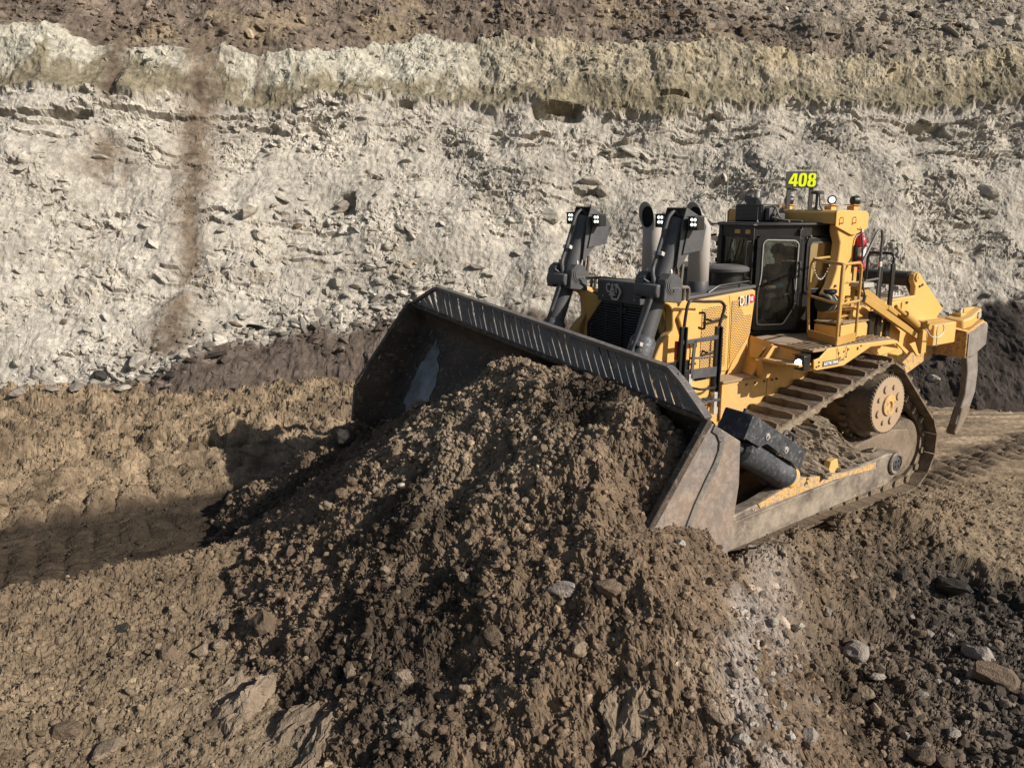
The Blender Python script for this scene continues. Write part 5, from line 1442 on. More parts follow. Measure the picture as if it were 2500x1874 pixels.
# lamps on the beam: a bracket plate, a lamp
for y_, yaw, em, lit in ((-.72, .5, 'led', True), (-.20, 2.4, None, False), (.78, .9, 'ledbig', True), (.97, 2.6, None, False)):
    x_ = -1.22 if lit else -1.50
    br = MB(); br.box((x_ - .07, y_ - .06, 4.47), (x_ + .05, y_ + .06, 4.53)); br.prism([(x_ - .14, y_ - .09, 4.53), (x_ + .10, y_ - .09, 4.545), (x_ + .10, y_ + .09, 4.545), (x_ - .14, y_ + .09, 4.53)], (0, 0, .010))
    bro = br.build('lamp_base', M['yelclean'], rops, .004)
    if lit:
        if em == 'ledbig':
            hm_ = MB().lathe((x_ - .05, y_ - .02, 4.62), (1, .9, .0), [(0, .05), (.03, .065), (.07, .068)], 18).build('roof_lamp', M['char'], bro)
            MB().lathe((x_ - .0, y_ + .028, 4.62), (1, .9, .0), [(0, .045), (.012, .04)], 18).build('lamp_lens', M['led'], hm_)
        else:
            work_light(bro, (x_ + .05, y_, 4.63), yaw * .2, 0, (.09, .10, .10), em, 'roof_lamp')
    else:
        rl_ = MB().lathe((x_ + .03, y_, 4.61), (-1, .35, 0), [(0, .035), (.01, .065), (.07, .075), (.10, .07)], 16)
        rl_.build('roof_lamp', M['black'], bro)
cm = MB(); cm.box((-1.08, -.56, 4.46), (-.94, -.36, 4.66)); cm.box((-1.10, -.62, 4.58), (-1.0, -.54, 4.68))
cmo = cm.build('camera_housing', M['char'], rops, .01)
MB().cyl((-1.05, -.44, 4.66), (-1.05, -.44, 4.76), .045, 16).lathe((-1.05, -.44, 4.76), (0, 0, 1), [(0, .06), (.02, .058), (.025, .03)], 18).build('receiver_dome', M['stack'], cmo)
gp_ = MB().cyl((-1.20, .56, 4.45), (-1.20, .56, 4.70), .022, 10).lathe((-1.20, .56, 4.70), (0, 0, 1), [(0, .02), (.0, .09), (.012, .095), (.045, .095), (.055, .08), (.055, .01)], 24)
gpo = gp_.build('gps_receiver', M['char'], rops)
MB().tube([(-1.20, .60, 4.70), (-1.20, .61, 4.60), (-1.20, .62, 4.52), (-1.22, .66, 4.47)], .010, 6, .04).build('receiver_cable', M['rubber'], gpo)
# unit number board
def sgp(u, z, o=0.0):
    """point on the board: u metres from its middle towards the machine's left, o in front of it"""
    c_, s_ = math.cos(.92), math.sin(.92)
    return Vector((-1.24 - u * s_ + o * c_, .235 + u * c_ + o * s_, z))
sg = MB(); sg.prism([sgp(-.235, 4.795), sgp(.235, 4.795), sgp(.235, 5.045), sgp(-.235, 5.045)], sgp(0, 0, -.02) - sgp(0, 0))
sgo = sg.build('number_board', M['char'], DZ, .004, 'dark board with the unit number in yellow-green')
def oval(cu, cz, w_, h_, n=20, p=2.6):
    r_ = []
    for k in range(n):
        a = 2 * math.pi * k / n
        ca, sa = math.cos(a), math.sin(a)
        r_.append((cu + w_ * abs(ca) ** (2 / p) * (1 if ca > 0 else -1), cz + h_ * abs(sa) ** (2 / p) * (1 if sa > 0 else -1)))
    return r_
def glyph(rings, polys=()):
    m_ = MB(); d_ = sgp(0, 0, .004) - sgp(0, 0)
    for o_, i_ in rings:
        r_ = ringp([sgp(u + .05 * (z - 4.92), z, .003) for u, z in o_], [sgp(u + .05 * (z - 4.92), z, .003) for u, z in i_], d_)
        m_.add(r_.v, r_.f)
    for p_ in polys: m_.prism([sgp(u + .05 * (z - 4.92), z, .003) for u, z in p_], d_)
    m_.build('number_digit', M['sign'], sgo)
glyph([], [[(-.085, 5.015), (-.135, 5.015), (-.195, 4.893), (-.195, 4.858), (-.170, 4.858), (-.115, 4.98), (-.115, 4.82), (-.075, 4.82), (-.075, 5.015)], [(-.170, 4.858), (-.158, 4.893), (-.115, 4.893), (-.115, 4.858)], [(-.075, 4.858), (-.075, 4.893), (-.055, 4.893), (-.055, 4.858)]])
glyph([(oval(.015, 4.918, .062, .101, 24, 3.2), oval(.015, 4.918, .018, .070, 24, 3.2))])
glyph([(oval(.155, 4.966, .060, .052, 24, 3.0), oval(.155, 4.968, .017, .026, 24, 3.0)), (oval(.155, 4.870, .064, .055, 24, 3.0), oval(.155, 4.869, .018, .027, 24, 3.0))])
for u_ in (-.17, .17):
    pm_ = MB(); q = sgp(u_, 4.45, -.03); q1 = sgp(u_, 4.82, -.03)
    pm_.bar(q, q1, .055, .018, sgp(0, 0, 1) - sgp(0, 0)); pm_.bar(sgp(u_ - .022, 4.45, -.05), sgp(u_ - .022, 4.82, -.05), .014, .05, sgp(0, 0, 1) - sgp(0, 0))
    pm_.build('board_post', M['char'], sgo)

# ---- fire extinguisher -------------------------------------------------------------------
ex = MB().lathe((-1.72, 1.02, 3.56), (0, 0, 1), [(0, .07), (.01, .082), (.45, .082), (.50, .07), (.53, .045), (.545, .022), (.58, .020)], 24)
exo = ex.build('fire_extinguisher', M['red'], DZ, 0, 'red fire extinguisher strapped behind the rollover post')
MB().lathe((-1.72, 1.02, 3.79), (0, 0, 1), [(0, .0835), (.13, .0835)], 24).build('extinguisher_label', M['white'], exo)
MB().lathe((-1.72, 1.02, 3.74), (0, 0, 1), [(0, .0855), (.025, .0855)], 24).lathe((-1.72, 1.02, 3.60), (0, 0, 1), [(0, .0855), (.02, .0855)], 24).build('extinguisher_strap', M['black'], exo)
MB().box((-1.745, 1.0, 4.14), (-1.69, 1.04, 4.18)).tube([(-1.70, 1.02, 4.17), (-1.66, 1.05, 4.20), (-1.60, 1.06, 4.22)], .008).build('extinguisher_valve', M['galv'], exo)
MB().tube([(-1.69, 1.03, 4.15), (-1.63, 1.08, 4.10), (-1.63, 1.11, 3.95), (-1.645, 1.11, 3.78), (-1.66, 1.105, 3.72)], .013, 8, .05).build('extinguisher_hose', M['rubber'], exo)
MB().box((-1.60, .93, 3.56), (-1.64, 1.03, 3.95)).build('extinguisher_bracket', M['black'], exo)

# ---- access basket and powered ladder ------------------------------------------------------
Cc = Vector((-.16, 1.78, 0)); e1 = Vector((-.30, -.66, 0)).normalized(); e2 = Vector((-.66, -.12, 0)).normalized()
cA = Cc + e1 * .74; cB = Cc + e2 * .62; cD = cA + e2 * .62
def zz(p, z): return Vector((p.x, p.y, z))
bk = MB()
bk.prism([zz(Cc, 2.70), zz(cA, 2.70), zz(cD, 2.70), zz(cB, 2.70)], (0, 0, .012))
for a, b_ in ((Cc, cA), (Cc, cB)):
    bk.bar(zz(a, 2.725), zz(b_, 2.725), .015, .12)
bsk = bk.build('access_basket', M['yelrail'], DZ, .003, 'yellow railed access basket on the deck')
MB().tube([zz(Cc, 2.74), zz(Cc, 3.77), zz(Cc + e1 * .02, 3.775), zz(cA, 3.79), zz(cA + e1 * .06, 3.70), zz(cA + e1 * .06, 3.2), zz(cA, 2.80), zz(cA, 2.74)], .021, 10, .09).build('basket_rail', M['yelrail'], bsk)
MB().tube([zz(Cc, 3.775), zz(cB + e2 * -.06, 3.77), zz(cB, 3.68), zz(cB, 2.74)], .021, 10, .09).build('basket_rail', M['yelrail'], bsk)
MB().tube([zz(cA, 3.80), zz(cA + e2 * .5, 3.80)], .017, 8).build('basket_rail', M['yelrail'], bsk)
MB().tube([zz(cA + e1 * .05, 3.27), zz(Cc, 3.235), zz(cB, 3.235)], .019, 8, .01).build('basket_rail', M['yelrail'], bsk)
chn = MB()
for k in range(18):
    t = k / 17
    p = zz(cA + e1 * .02 + (e2 * .55 - e1 * .02) * t, 3.73 - .24 * (1 - (2 * t - 1) ** 2))
    chn.lathe(p, (1, 0, 0) if k % 2 else (0, 1, 0), [(0, .012), (.010, .012)], 6)
chn.build('safety_chain', M['galv'], bsk, kind='stuff')
ldr = MB()
for t in (.12, .52):
    p = Cc + e2 * (t + .30) + e1 * .30
    ldr.bar(zz(p, 2.72), zz(p, 3.70 - .06 * t), .075, .03, (0, 1, 0))
ldo = ldr.build('boarding_ladder', M['yelrail'], DZ, .004)
for z_ in (2.98, 3.22, 3.46):
    MB().tube([zz(Cc + e2 * .42 + e1 * .30, z_), zz(Cc + e2 * .82 + e1 * .30, z_)], .016, 8).build('ladder_rung', M['yelrail'], ldo)
MB().bar((-.98, 1.50, 3.42), (-1.75, 1.52, 3.03), .05, .10).bar((-1.75, 1.52, 3.03), (-2.55, 1.54, 2.68), .07, .13).build('ladder_boom', M['yelrail'], DZ, .01)
MB().bar((-.98, 1.62, 3.24), (-2.50, 1.62, 2.56), .06, .10).build('ladder_boom', M['yelrail'], DZ, .01)
lcy = MB().cyl((-2.55, 1.66, 2.66), (-2.02, 1.66, 2.94), .062, 18).cyl((-2.02, 1.66, 2.94), (-1.75, 1.66, 3.08), .03, 12).build('ladder_cylinder', M['yelrail'], DZ)
MB().tube([(-.90, 1.54, 3.62), (-.95, 1.60, 3.52), (-.93, 1.62, 3.40), (-1.0, 1.62, 3.28), (-.95, 1.6, 3.18), (-.88, 1.58, 3.24)], .012, 6, .05).build('boom_hose', M['rubber'], DZ)
pv = MB(); pv.box((-2.62, 1.46, 2.30), (-2.48, 1.72, 2.80)); pv.side([(-2.20, 2.52), (-2.05, 2.50), (-2.28, 2.30), (-2.36, 2.28)], 1.74, 1.77)
pvo = pv.build('boom_bracket', M['yelclean'], DZ, .008)
MB().bar((-2.42, 1.78, 2.80), (-2.86, 1.78, 2.80), .05, .05).cyl((-2.45, 1.70, 2.74), (-2.45, 1.84, 2.74), .05, 14).build('boom_latch', M['yelrail'], pvo, .006)
MB().tube([(-2.35, 1.82, 2.72), (-2.50, 1.84, 2.58), (-2.72, 1.84, 2.55), (-2.86, 1.84, 2.62), (-2.84, 1.84, 2.74), (-2.72, 1.84, 2.76), (-2.64, 1.84, 2.68), (-2.68, 1.84, 2.52), (-2.68, 1.84, 2.42)], .009, 6, .06).build('loose_cable', M['galv'], pvo)

# ---- tanks and rear body behind the cab ------------------------------------------------------
tk = MB(); tk.side([(-.92, 2.63), (-.92, 3.0), (-1.25, 3.05), (-1.66, 3.05), (-1.66, 2.63)], .99, 1.32)
tko = tk.build('side_tank', M['yellow'], DZ, .015)
tk2 = MB(); tk2.side([(-.60, 2.635), (-.60, 2.86), (-1.30, 2.88), (-1.60, 2.60)], 1.10, 1.48)
tk2.build('battery_box', M['yellow'], DZ, .012)
MB().box((-.62, 1.08, 2.885), (-1.40, 1.50, 2.905)).build('box_tread', M['deck'], DZ)
MB().box((-.85, 1.16, 3.05), (-1.25, 1.42, 3.10)).build('tank_lid', M['yelclean'], DZ, .01)
MB().box((-.98, 1.36, 3.40), (-1.22, 1.60, 3.46)).build('tread_plate', M['galv'], DZ)
lmp = MB().box((-.96, 1.322, 3.16), (-1.04, 1.36, 3.26)).build('marker_housing', M['yelclean'], DZ)
MB().lathe((-1.0, 1.362, 3.21), (0, 1, 0), [(0, .022), (.01, .018)], 12).build('marker_lamp', M['amber'], lmp)
afc = MB().cyl((-.62, 1.18, 3.16), (-.86, 1.20, 3.16), .125, 24).cyl((-.86, 1.2, 3.16), (-.92, 1.2, 3.16), .10, 24).lathe((-.80, 1.19, 3.29), (0, 0, 1), [(0, .08), (.03, .10), (.06, .09)], 20)
afo = afc.build('air_filter', M['rubber'], DZ)
MB().cyl((-.70, 1.18, 3.16), (-.72, 1.18, 3.16), .131, 24).cyl((-.78, 1.19, 3.16), (-.80, 1.19, 3.16), .131, 24).build('filter_band', M['galv'], afo)
# fuel tank at the back, with sloping side
ft = MB(); ft.side([(-1.68, 2.58), (-1.68, 3.02), (-2.2, 3.03), (-2.95, 3.02), (-3.0, 2.2), (-2.4, 2.15)], -1.05, 1.05)
fto = ft.build('fuel_tank', M['yelclean'], DZ, .02)
MB().side([(-1.2, 2.64), (-1.2, 2.80), (-1.72, 2.98), (-2.30, 2.64), (-2.30, 2.36), (-1.9, 2.58)], 1.06, 1.46).build('rear_fender', M['yelclean'], DZ, .012)
for x_ in (-1.42, -1.62, -1.86):
    bb = MB(); bb.box((x_ - .055, 1.465, 2.70 - .1), (x_ + .055, 1.51, 2.98))
    bb.build('black_rail_bracket', M['black'], DZ, .006)
MB().box((-1.35, 1.48, 2.92), (-1.95, 1.50, 3.02)).build('black_rail_bracket', M['black'], DZ)
MB().side([(-2.02, 2.88), (-2.02, 2.78), (-2.20, 2.70), (-2.20, 2.80)], 1.463, 1.466).build('warning_decal', M['white'], DZ)
for x_, yb_, t0, t1 in ((-2.12, 1.14, 2.88, 3.82), (-2.46, 1.14, 2.80, 3.80)):
    h = MB(); h.box((x_ - .045, yb_ - .02, t0), (x_ + .045, yb_ + .02, t1 - .16))
    ho = h.build('rear_handrail', M['black'], DZ, .006)
    MB().tube([(x_, yb_, t1 - .2), (x_, yb_, t1 - .04), (x_ - .02, yb_ - .06, t1), (x_ - .03, yb_ - .40, t1), (x_ - .03, yb_ - .46, t1 - .06), (x_ - .03, yb_ - .46, 3.02)], .022, 8, .05).build('handrail_tube', M['black'], ho)
MB().tube([(-1.52, 1.20, 3.70), (-1.88, 1.18, 4.16), (-1.97, 1.18, 4.19), (-2.02, 1.18, 4.10), (-2.02, 1.18, 3.10)], .021, 8, .07).tube([(-1.70, 1.16, 3.42), (-2.02, 1.18, 3.44)], .018).tube([(-1.80, 1.16, 3.42), (-1.80, 1.16, 3.05)], .018).build('rear_handrail', M['char'], DZ)
MB().box((-1.99, 1.155, 3.62), (-2.05, 1.205, 3.70)).build('rail_clamp', M['galv'], DZ, .004)

# ---- ripper -------------------------------------------------------------------------------------
for sd in (1, -1):
    tw = MB(); tw.side([(-2.85, 2.15), (-2.85, 3.03), (-3.62, 3.05), (-3.60, 3.20), (-3.52, 3.30), (-3.53, 3.40), (-3.62, 3.45), (-3.72, 3.40), (-4.58, 2.76), (-4.40, 2.63), (-4.50, 2.56), (-4.55, 2.30), (-3.3, 2.05)], .80 * sd, .90 * sd)
    two = tw.build('ripper_tower', M['yelclean'], DZ, .018)
    bo = MB()
    for a, b_ in ((-3.05, 2.93), (-3.12, 2.93), (-3.30, 2.95), (-3.38, 2.95), (-3.30, 2.62), (-3.38, 2.62), (-3.72, 3.2), (-3.80, 3.22)):
        bo.lathe((a, .90 * sd, b_), (0, sd, 0), [(0, .022), (.02, .02)], 8)
    bo.build('tower_bolts', M['char'], two, kind='stuff')
    MB().side([(-3.20, 2.58), (-3.20, 2.96), (-3.26, 2.98), (-3.30, 2.94), (-3.30, 2.58)], .90 * sd, .93 * sd).build('tower_rib', M['yelclean'], two, .008)
    MB().lathe((-3.62, .90 * sd, 3.36), (0, sd, 0), [(0, .075), (.03, .07), (.03, .03), (.04, .03)], 20).build('tower_pin', M['yelclean'], two)
    MB().cyl((-3.90, .60 * sd, 3.34), (-4.75, .55 * sd, 2.52), .11, 20).build('ripper_cylinder', M['char'], DZ)
    blk_ = MB(); blk_.prism([(-3.55, .90 * sd, 2.62), (-3.60, 1.30 * sd, 2.60), (-4.30, 1.30 * sd, 2.60), (-4.52, .95 * sd, 2.60), (-4.52, .80 * sd, 2.60)], (0, 0, -.36))
    blk_.build('ripper_mount', M['yelclean'], DZ, .02)
MB().cyl((-3.62, -.78, 3.32), (-3.62, .79, 3.32), .125, 24).build('ripper_cross_tube', M['rubber'], DZ)
vl = MB()
for k in range(5): vl.box((-3.15 - k * .09, .55, 3.04), (-3.21 - k * .09, .72, 3.10 + .02 * (k % 2)))
vl.box((-3.1, .5, 3.03), (-3.6, .76, 3.055)); vl.build('hydraulic_valve', M['galv'], DZ, .005)
la = MB(); la.side([(-2.8, 1.3), (-2.8, 2.1), (-4.6, 2.30), (-5.1, 2.25), (-5.0, 1.85), (-4.2, 1.6)], -.60, .60)
la.build('ripper_linkage', M['yelworn'], DZ, .02)
rb = MB(); rb.side([(-4.97, 1.87), (-4.95, 2.33), (-5.52, 2.50), (-5.64, 2.46), (-5.66, 2.05), (-5.2, 1.86)], -1.18, 1.18)
rbo = rb.build('ripper_beam', M['yelworn'], DZ, .02)
MB().prism([(-4.94, .2, 2.335), (-4.94, 1.17, 2.335), (-5.50, 1.17, 2.505), (-5.50, .2, 2.505)], (0, 0, .012)).prism([(-3.9, .45, 2.58), (-3.9, 1.05, 2.58), (-5.0, 1.17, 2.34), (-5.0, .2, 2.34)], (0, 0, .03)).build('beam_top', M['yelclean'], rbo)
MB().side([(-5.0, 1.90), (-4.98, 2.31), (-5.50, 2.47), (-5.62, 2.43), (-5.64, 2.07), (-5.2, 1.89)], 1.181, 1.20).build('beam_end', M['shank'], rbo, .006)
pk = MB(); pk.prism([(-4.72, .86, 2.40), (-4.80, 1.16, 2.38), (-5.02, 1.20, 2.42), (-5.42, 1.16, 2.55), (-5.46, .98, 2.58), (-5.2, .84, 2.52)], (0, 0, .18))
pko = pk.build('shank_pocket', M['yelclean'], rbo, .03)
MB().box((-4.90, .90, 2.60), (-5.12, 1.06, 2.66)).box((-5.05, .93, 2.66), (-5.40, 1.03, 2.74)).build('pocket_block', M['yelclean'], pko, .01)
MB().lathe((-5.02, .96, 2.70), (0, 1, 0), [(0, .05), (.05, .05), (.05, .02)], 14).cyl((-5.28, 1.10, 2.62), (-5.28, 1.20, 2.62), .055, 12).build('pocket_pin', M['galv'], pko)
for sy_, vis in ((1.02, True), (0.0, True), (-1.02, True)):
    shk = [(-5.16, 2.62), (-5.50, 2.62), (-5.60, 2.0), (-5.72, 1.55), (-5.72, 1.15), (-5.58, .85), (-5.40, .66), (-5.18, .50), (-5.14, .62), (-5.24, .82), (-5.36, 1.15), (-5.34, 1.55), (-5.20, 2.0)]
    if sy_ != 1.02: continue
    s_ = MB(); s_.side(shk, sy_ - .06, sy_ + .06)
    so = s_.build('ripper_shank', M['shank'], rbo, .02)
    MB().side([(-5.16, .60), (-5.27, .90), (-5.50, .94), (-5.56, .85), (-5.38, .60), (-5.14, .40), (-5.08, .46)], sy_ - .085, sy_ + .085).build('ripper_tip', M['mudframe'], so, .02)

# ---- operator ----------------------------------------------------------------------------------
def skin(name, verts, edges, rad, mat, parent=None, sub=2):
    me = bpy.data.meshes.new(name); me.from_pydata(verts, edges, []); me.update()
    o = link(name, me, parent, mat)
    sk = o.modifiers.new('skin', 'SKIN')
    if not me.skin_vertices: me.attributes.new('skin', 'FLOAT', 'POINT') if False else None
    bmx = bmesh.new(); bmx.from_mesh(me)
    lay = bmx.verts.layers.skin.verify()
    bmx.verts.ensure_lookup_table()
    for i, v_ in enumerate(bmx.verts):
        r_ = rad[i]; v_[lay].radius = (r_, r_) if not isinstance(r_, tuple) else r_
        v_[lay].use_root = (i == 0)
    bmx.to_mesh(me); bmx.free()
    sb = o.modifiers.new('sub', 'SUBSURF'); sb.levels = sub; sb.render_levels = sub
    return o
ps = bpy.data.objects.new('person', None); COL.objects.link(ps)
px_, py_ = m2w(-1.12, .02)
ps.location = (px_, py_, 2.70); ps.rotation_euler = (0, 0, TH)
tag(ps, 'operator in a dark teal shirt sitting behind the cab door glass', 'person')
V_ = [(0, 0, .44), (0, 0, .62), (0.01, 0, .84), (.02, 0, .93), (.03, 0, 1.0), (.04, 0, 1.12), (.05, 0, 1.20),
      (0.02, .19, .86), (.12, .26, .64), (.36, .20, .60), (.44, .18, .60),
      (0.02, -.19, .86), (.12, -.26, .64), (.36, -.20, .60), (.44, -.18, .60),
      (.02, .10, .42), (.42, .13, .44), (.50, .13, .08), (.62, .13, .03),
      (.02, -.10, .42), (.42, -.13, .44), (.50, -.13, .08), (.62, -.13, .03)]
E_ = [(0, 1), (1, 2), (2, 3), (3, 4), (4, 5), (5, 6), (2, 7), (7, 8), (8, 9), (9, 10), (2, 11), (11, 12), (12, 13), (13, 14), (0, 15), (15, 16), (16, 17), (17, 18), (0, 19), (19, 20), (20, 21), (21, 22)]
Rd = [(.15, .12), (.15, .11), (.14, .10), .055, .055, (.10, .085), (.075, .07), .06, .048, .036, .03, .06, .048, .036, .03, .085, .065, .045, .04, .085, .065, .045, .04]
bodyo = skin('body', V_, E_, Rd, M['skin'], ps)
skin('shirt', V_[:4] + V_[7:10] + V_[11:14], [(0, 1), (1, 2), (2, 3), (2, 4), (4, 5), (5, 6), (2, 7), (7, 8), (8, 9)], [(.165, .135), (.165, .125), (.15, .115), .065, .072, .060, .046, .072, .060, .046], M['cloth'], ps)
skin('trousers', [V_[0]] + V_[15:18] + V_[19:22], [(0, 1), (1, 2), (2, 3), (0, 4), (4, 5), (5, 6)], [.15, .10, .078, .058, .10, .078, .058], M['seatmat'], ps)
hr_ = MB().lathe((.035, 0, 1.10), (0, 0, 1), [(0, .118), (.05, .122), (.11, .10), (.15, .05), (.16, .01)], 18)
hr_.build('cap', M['seatmat'], ps)
for sy_ in (.18, -.18):
    # hands closed on the levers
    hn_ = skin('hand', [(.45, sy_, .60), (.50, sy_, .60), (.53, sy_ + .028, .60), (.565, sy_ + .03, .585), (.535, sy_ + .010, .605), (.575, sy_ + .010, .588), (.535, sy_ - .010, .603), (.572, sy_ - .010, .586), (.53, sy_ - .028, .598), (.56, sy_ - .03, .582), (.49, sy_ + .035, .615), (.53, sy_ + .045, .62)],
               [(0, 1), (1, 2), (2, 3), (1, 4), (4, 5), (1, 6), (6, 7), (1, 8), (8, 9), (0, 10), (10, 11)], [.026, .028, .011, .009, .011, .009, .011, .009, .010, .008, .012, .010], M['skin'], ps, 1)
fc = MB().box((.135, -.045, 1.09), (.142, -.02, 1.10)).box((.135, .02, 1.09), (.142, .045, 1.10)).cone((.12, 0, 1.085), (.155, 0, 1.05), .012, .018, 8).box((.128, -.025, 1.02), (.137, .025, 1.028))
fc.build('face', M['skin'], ps)
se = MB(); se.box((-1.38, -.26, 2.70), (-.88, .26, 3.02)); se.box((-1.44, -.24, 3.0), (-1.32, .24, 3.66)); se.box((-1.43, -.13, 3.68), (-1.34, .13, 3.90))
seo = se.build('operator_seat', M['seatmat'], cab, .04)
MB().box((-1.20, .30, 2.95), (-.80, .40, 3.22)).box((-1.20, -.40, 2.95), (-.80, -.30, 3.22)).build('armrest_console', M['black'], cab, .02)
MB().box((-.35, -.28, 2.9), (-.22, .28, 3.15)).box((-.42, .05, 3.15), (-.38, .27, 3.32)).build('dashboard', M['black'], cab, .02)
MB().tube([(-1.44, .30, 3.62), (-1.46, .44, 3.52), (-1.46, .45, 3.34)], .05, 8, .05).build('folded_vest', M['hivis'], cab)
MB().box((-1.28, .36, 3.30), (-1.30, .44, 3.72)).build('paper_roll', M['white'], cab)
# ================================================================ SINGLE STONES
def stone_mesh(seed, flat, cuts=14, sub=3):
    rg_ = np.random.default_rng(seed)
    bm_ = bmesh.new(); bmesh.ops.create_icosphere(bm_, subdivisions=sub, radius=1.0)
    co = np.array([v.co[:] for v in bm_.verts])
    co *= (1 + .10 * rg_.normal(0, 1, 3))[None, :]
    for _ in range(cuts):
        n_ = rg_.normal(0, 1, 3); n_ /= np.linalg.norm(n_)
        d_ = rg_.uniform(.50, .86)
        k = co @ n_ - d_
        co = np.where((k > 0)[:, None], co - np.outer(k, n_), co)
    co += .025 * rg_.normal(0, 1, co.shape)
    co[:, 2] *= flat
    for v, c_ in zip(bm_.verts, co): v.co = c_
    me_ = bpy.data.meshes.new('stone'); bm_.to_mesh(me_); bm_.free()
    return me_
BLOCK = [stone_mesh(500 + k, .8) for k in range(6)]
SLAB = [stone_mesh(540 + k, .34, 10) for k in range(6)]
_meshes = {}
def stone_of(kind, k, mat):
    key = (kind, k % 6, mat)
    if key not in _meshes:
        me_ = (BLOCK if kind == 'block' else SLAB)[k % 6].copy(); me_.materials.append(M[mat]); _meshes[key] = me_
    return _meshes[key]
ALLP = np.concatenate([wall_P.reshape(-1, 3), floor_P.reshape(-1, 3), heap_P.reshape(-1, 3)[heap_keep.reshape(-1)]])
_dy = ALLP[:, 1]; _dz = ALLP[:, 2] - CAM_Z
_dep = _dy * CP - _dz * SP
_ok = _dep > 1
ALLP = ALLP[_ok]
_dep = _dep[_ok]
_u = 1250 + FPX * ALLP[:, 0] / _dep
_v = 937 - FPX * ((ALLP[:, 1]) * SP + (ALLP[:, 2] - CAM_Z) * CP) / _dep
def surface_at(px, py):
    """the terrain point seen at this place of the photograph, nearest one first"""
    d = np.hypot(_u - px, _v - py)
    c_ = np.flatnonzero(d < 9)
    if len(c_) == 0: c_ = np.array([np.argmin(d)])
    return ALLP[c_[np.argmin(_dep[c_] + d[c_] * .02)]], _dep[c_].min()
rs = random.Random(11)
def stone(name, px, py, size, kind, mat, label, cat='rock', group=None, stretch=(1, .75, .8), rot=None):
    p, dep = surface_at(px, py)
    r_ = size / 2 * dep / FPX
    o = link(name, stone_of(kind, rs.randrange(99), mat))
    o.scale = (r_ * stretch[0], r_ * stretch[1], r_ * stretch[2])
    on_wall = p[2] > 1.2 and p[1] > 17
    o.rotation_euler = rot if rot else (rs.gauss(.35 if on_wall else .1, .25), rs.gauss(0, .25), rs.uniform(0, 6.28))
    o.location = (p[0], p[1] + (.15 * r_ if on_wall else 0), p[2] + (.02 if on_wall else .18) * r_)
    tag(o, label, cat, group)
    return o
G = 'pale shale blocks on the rock face'
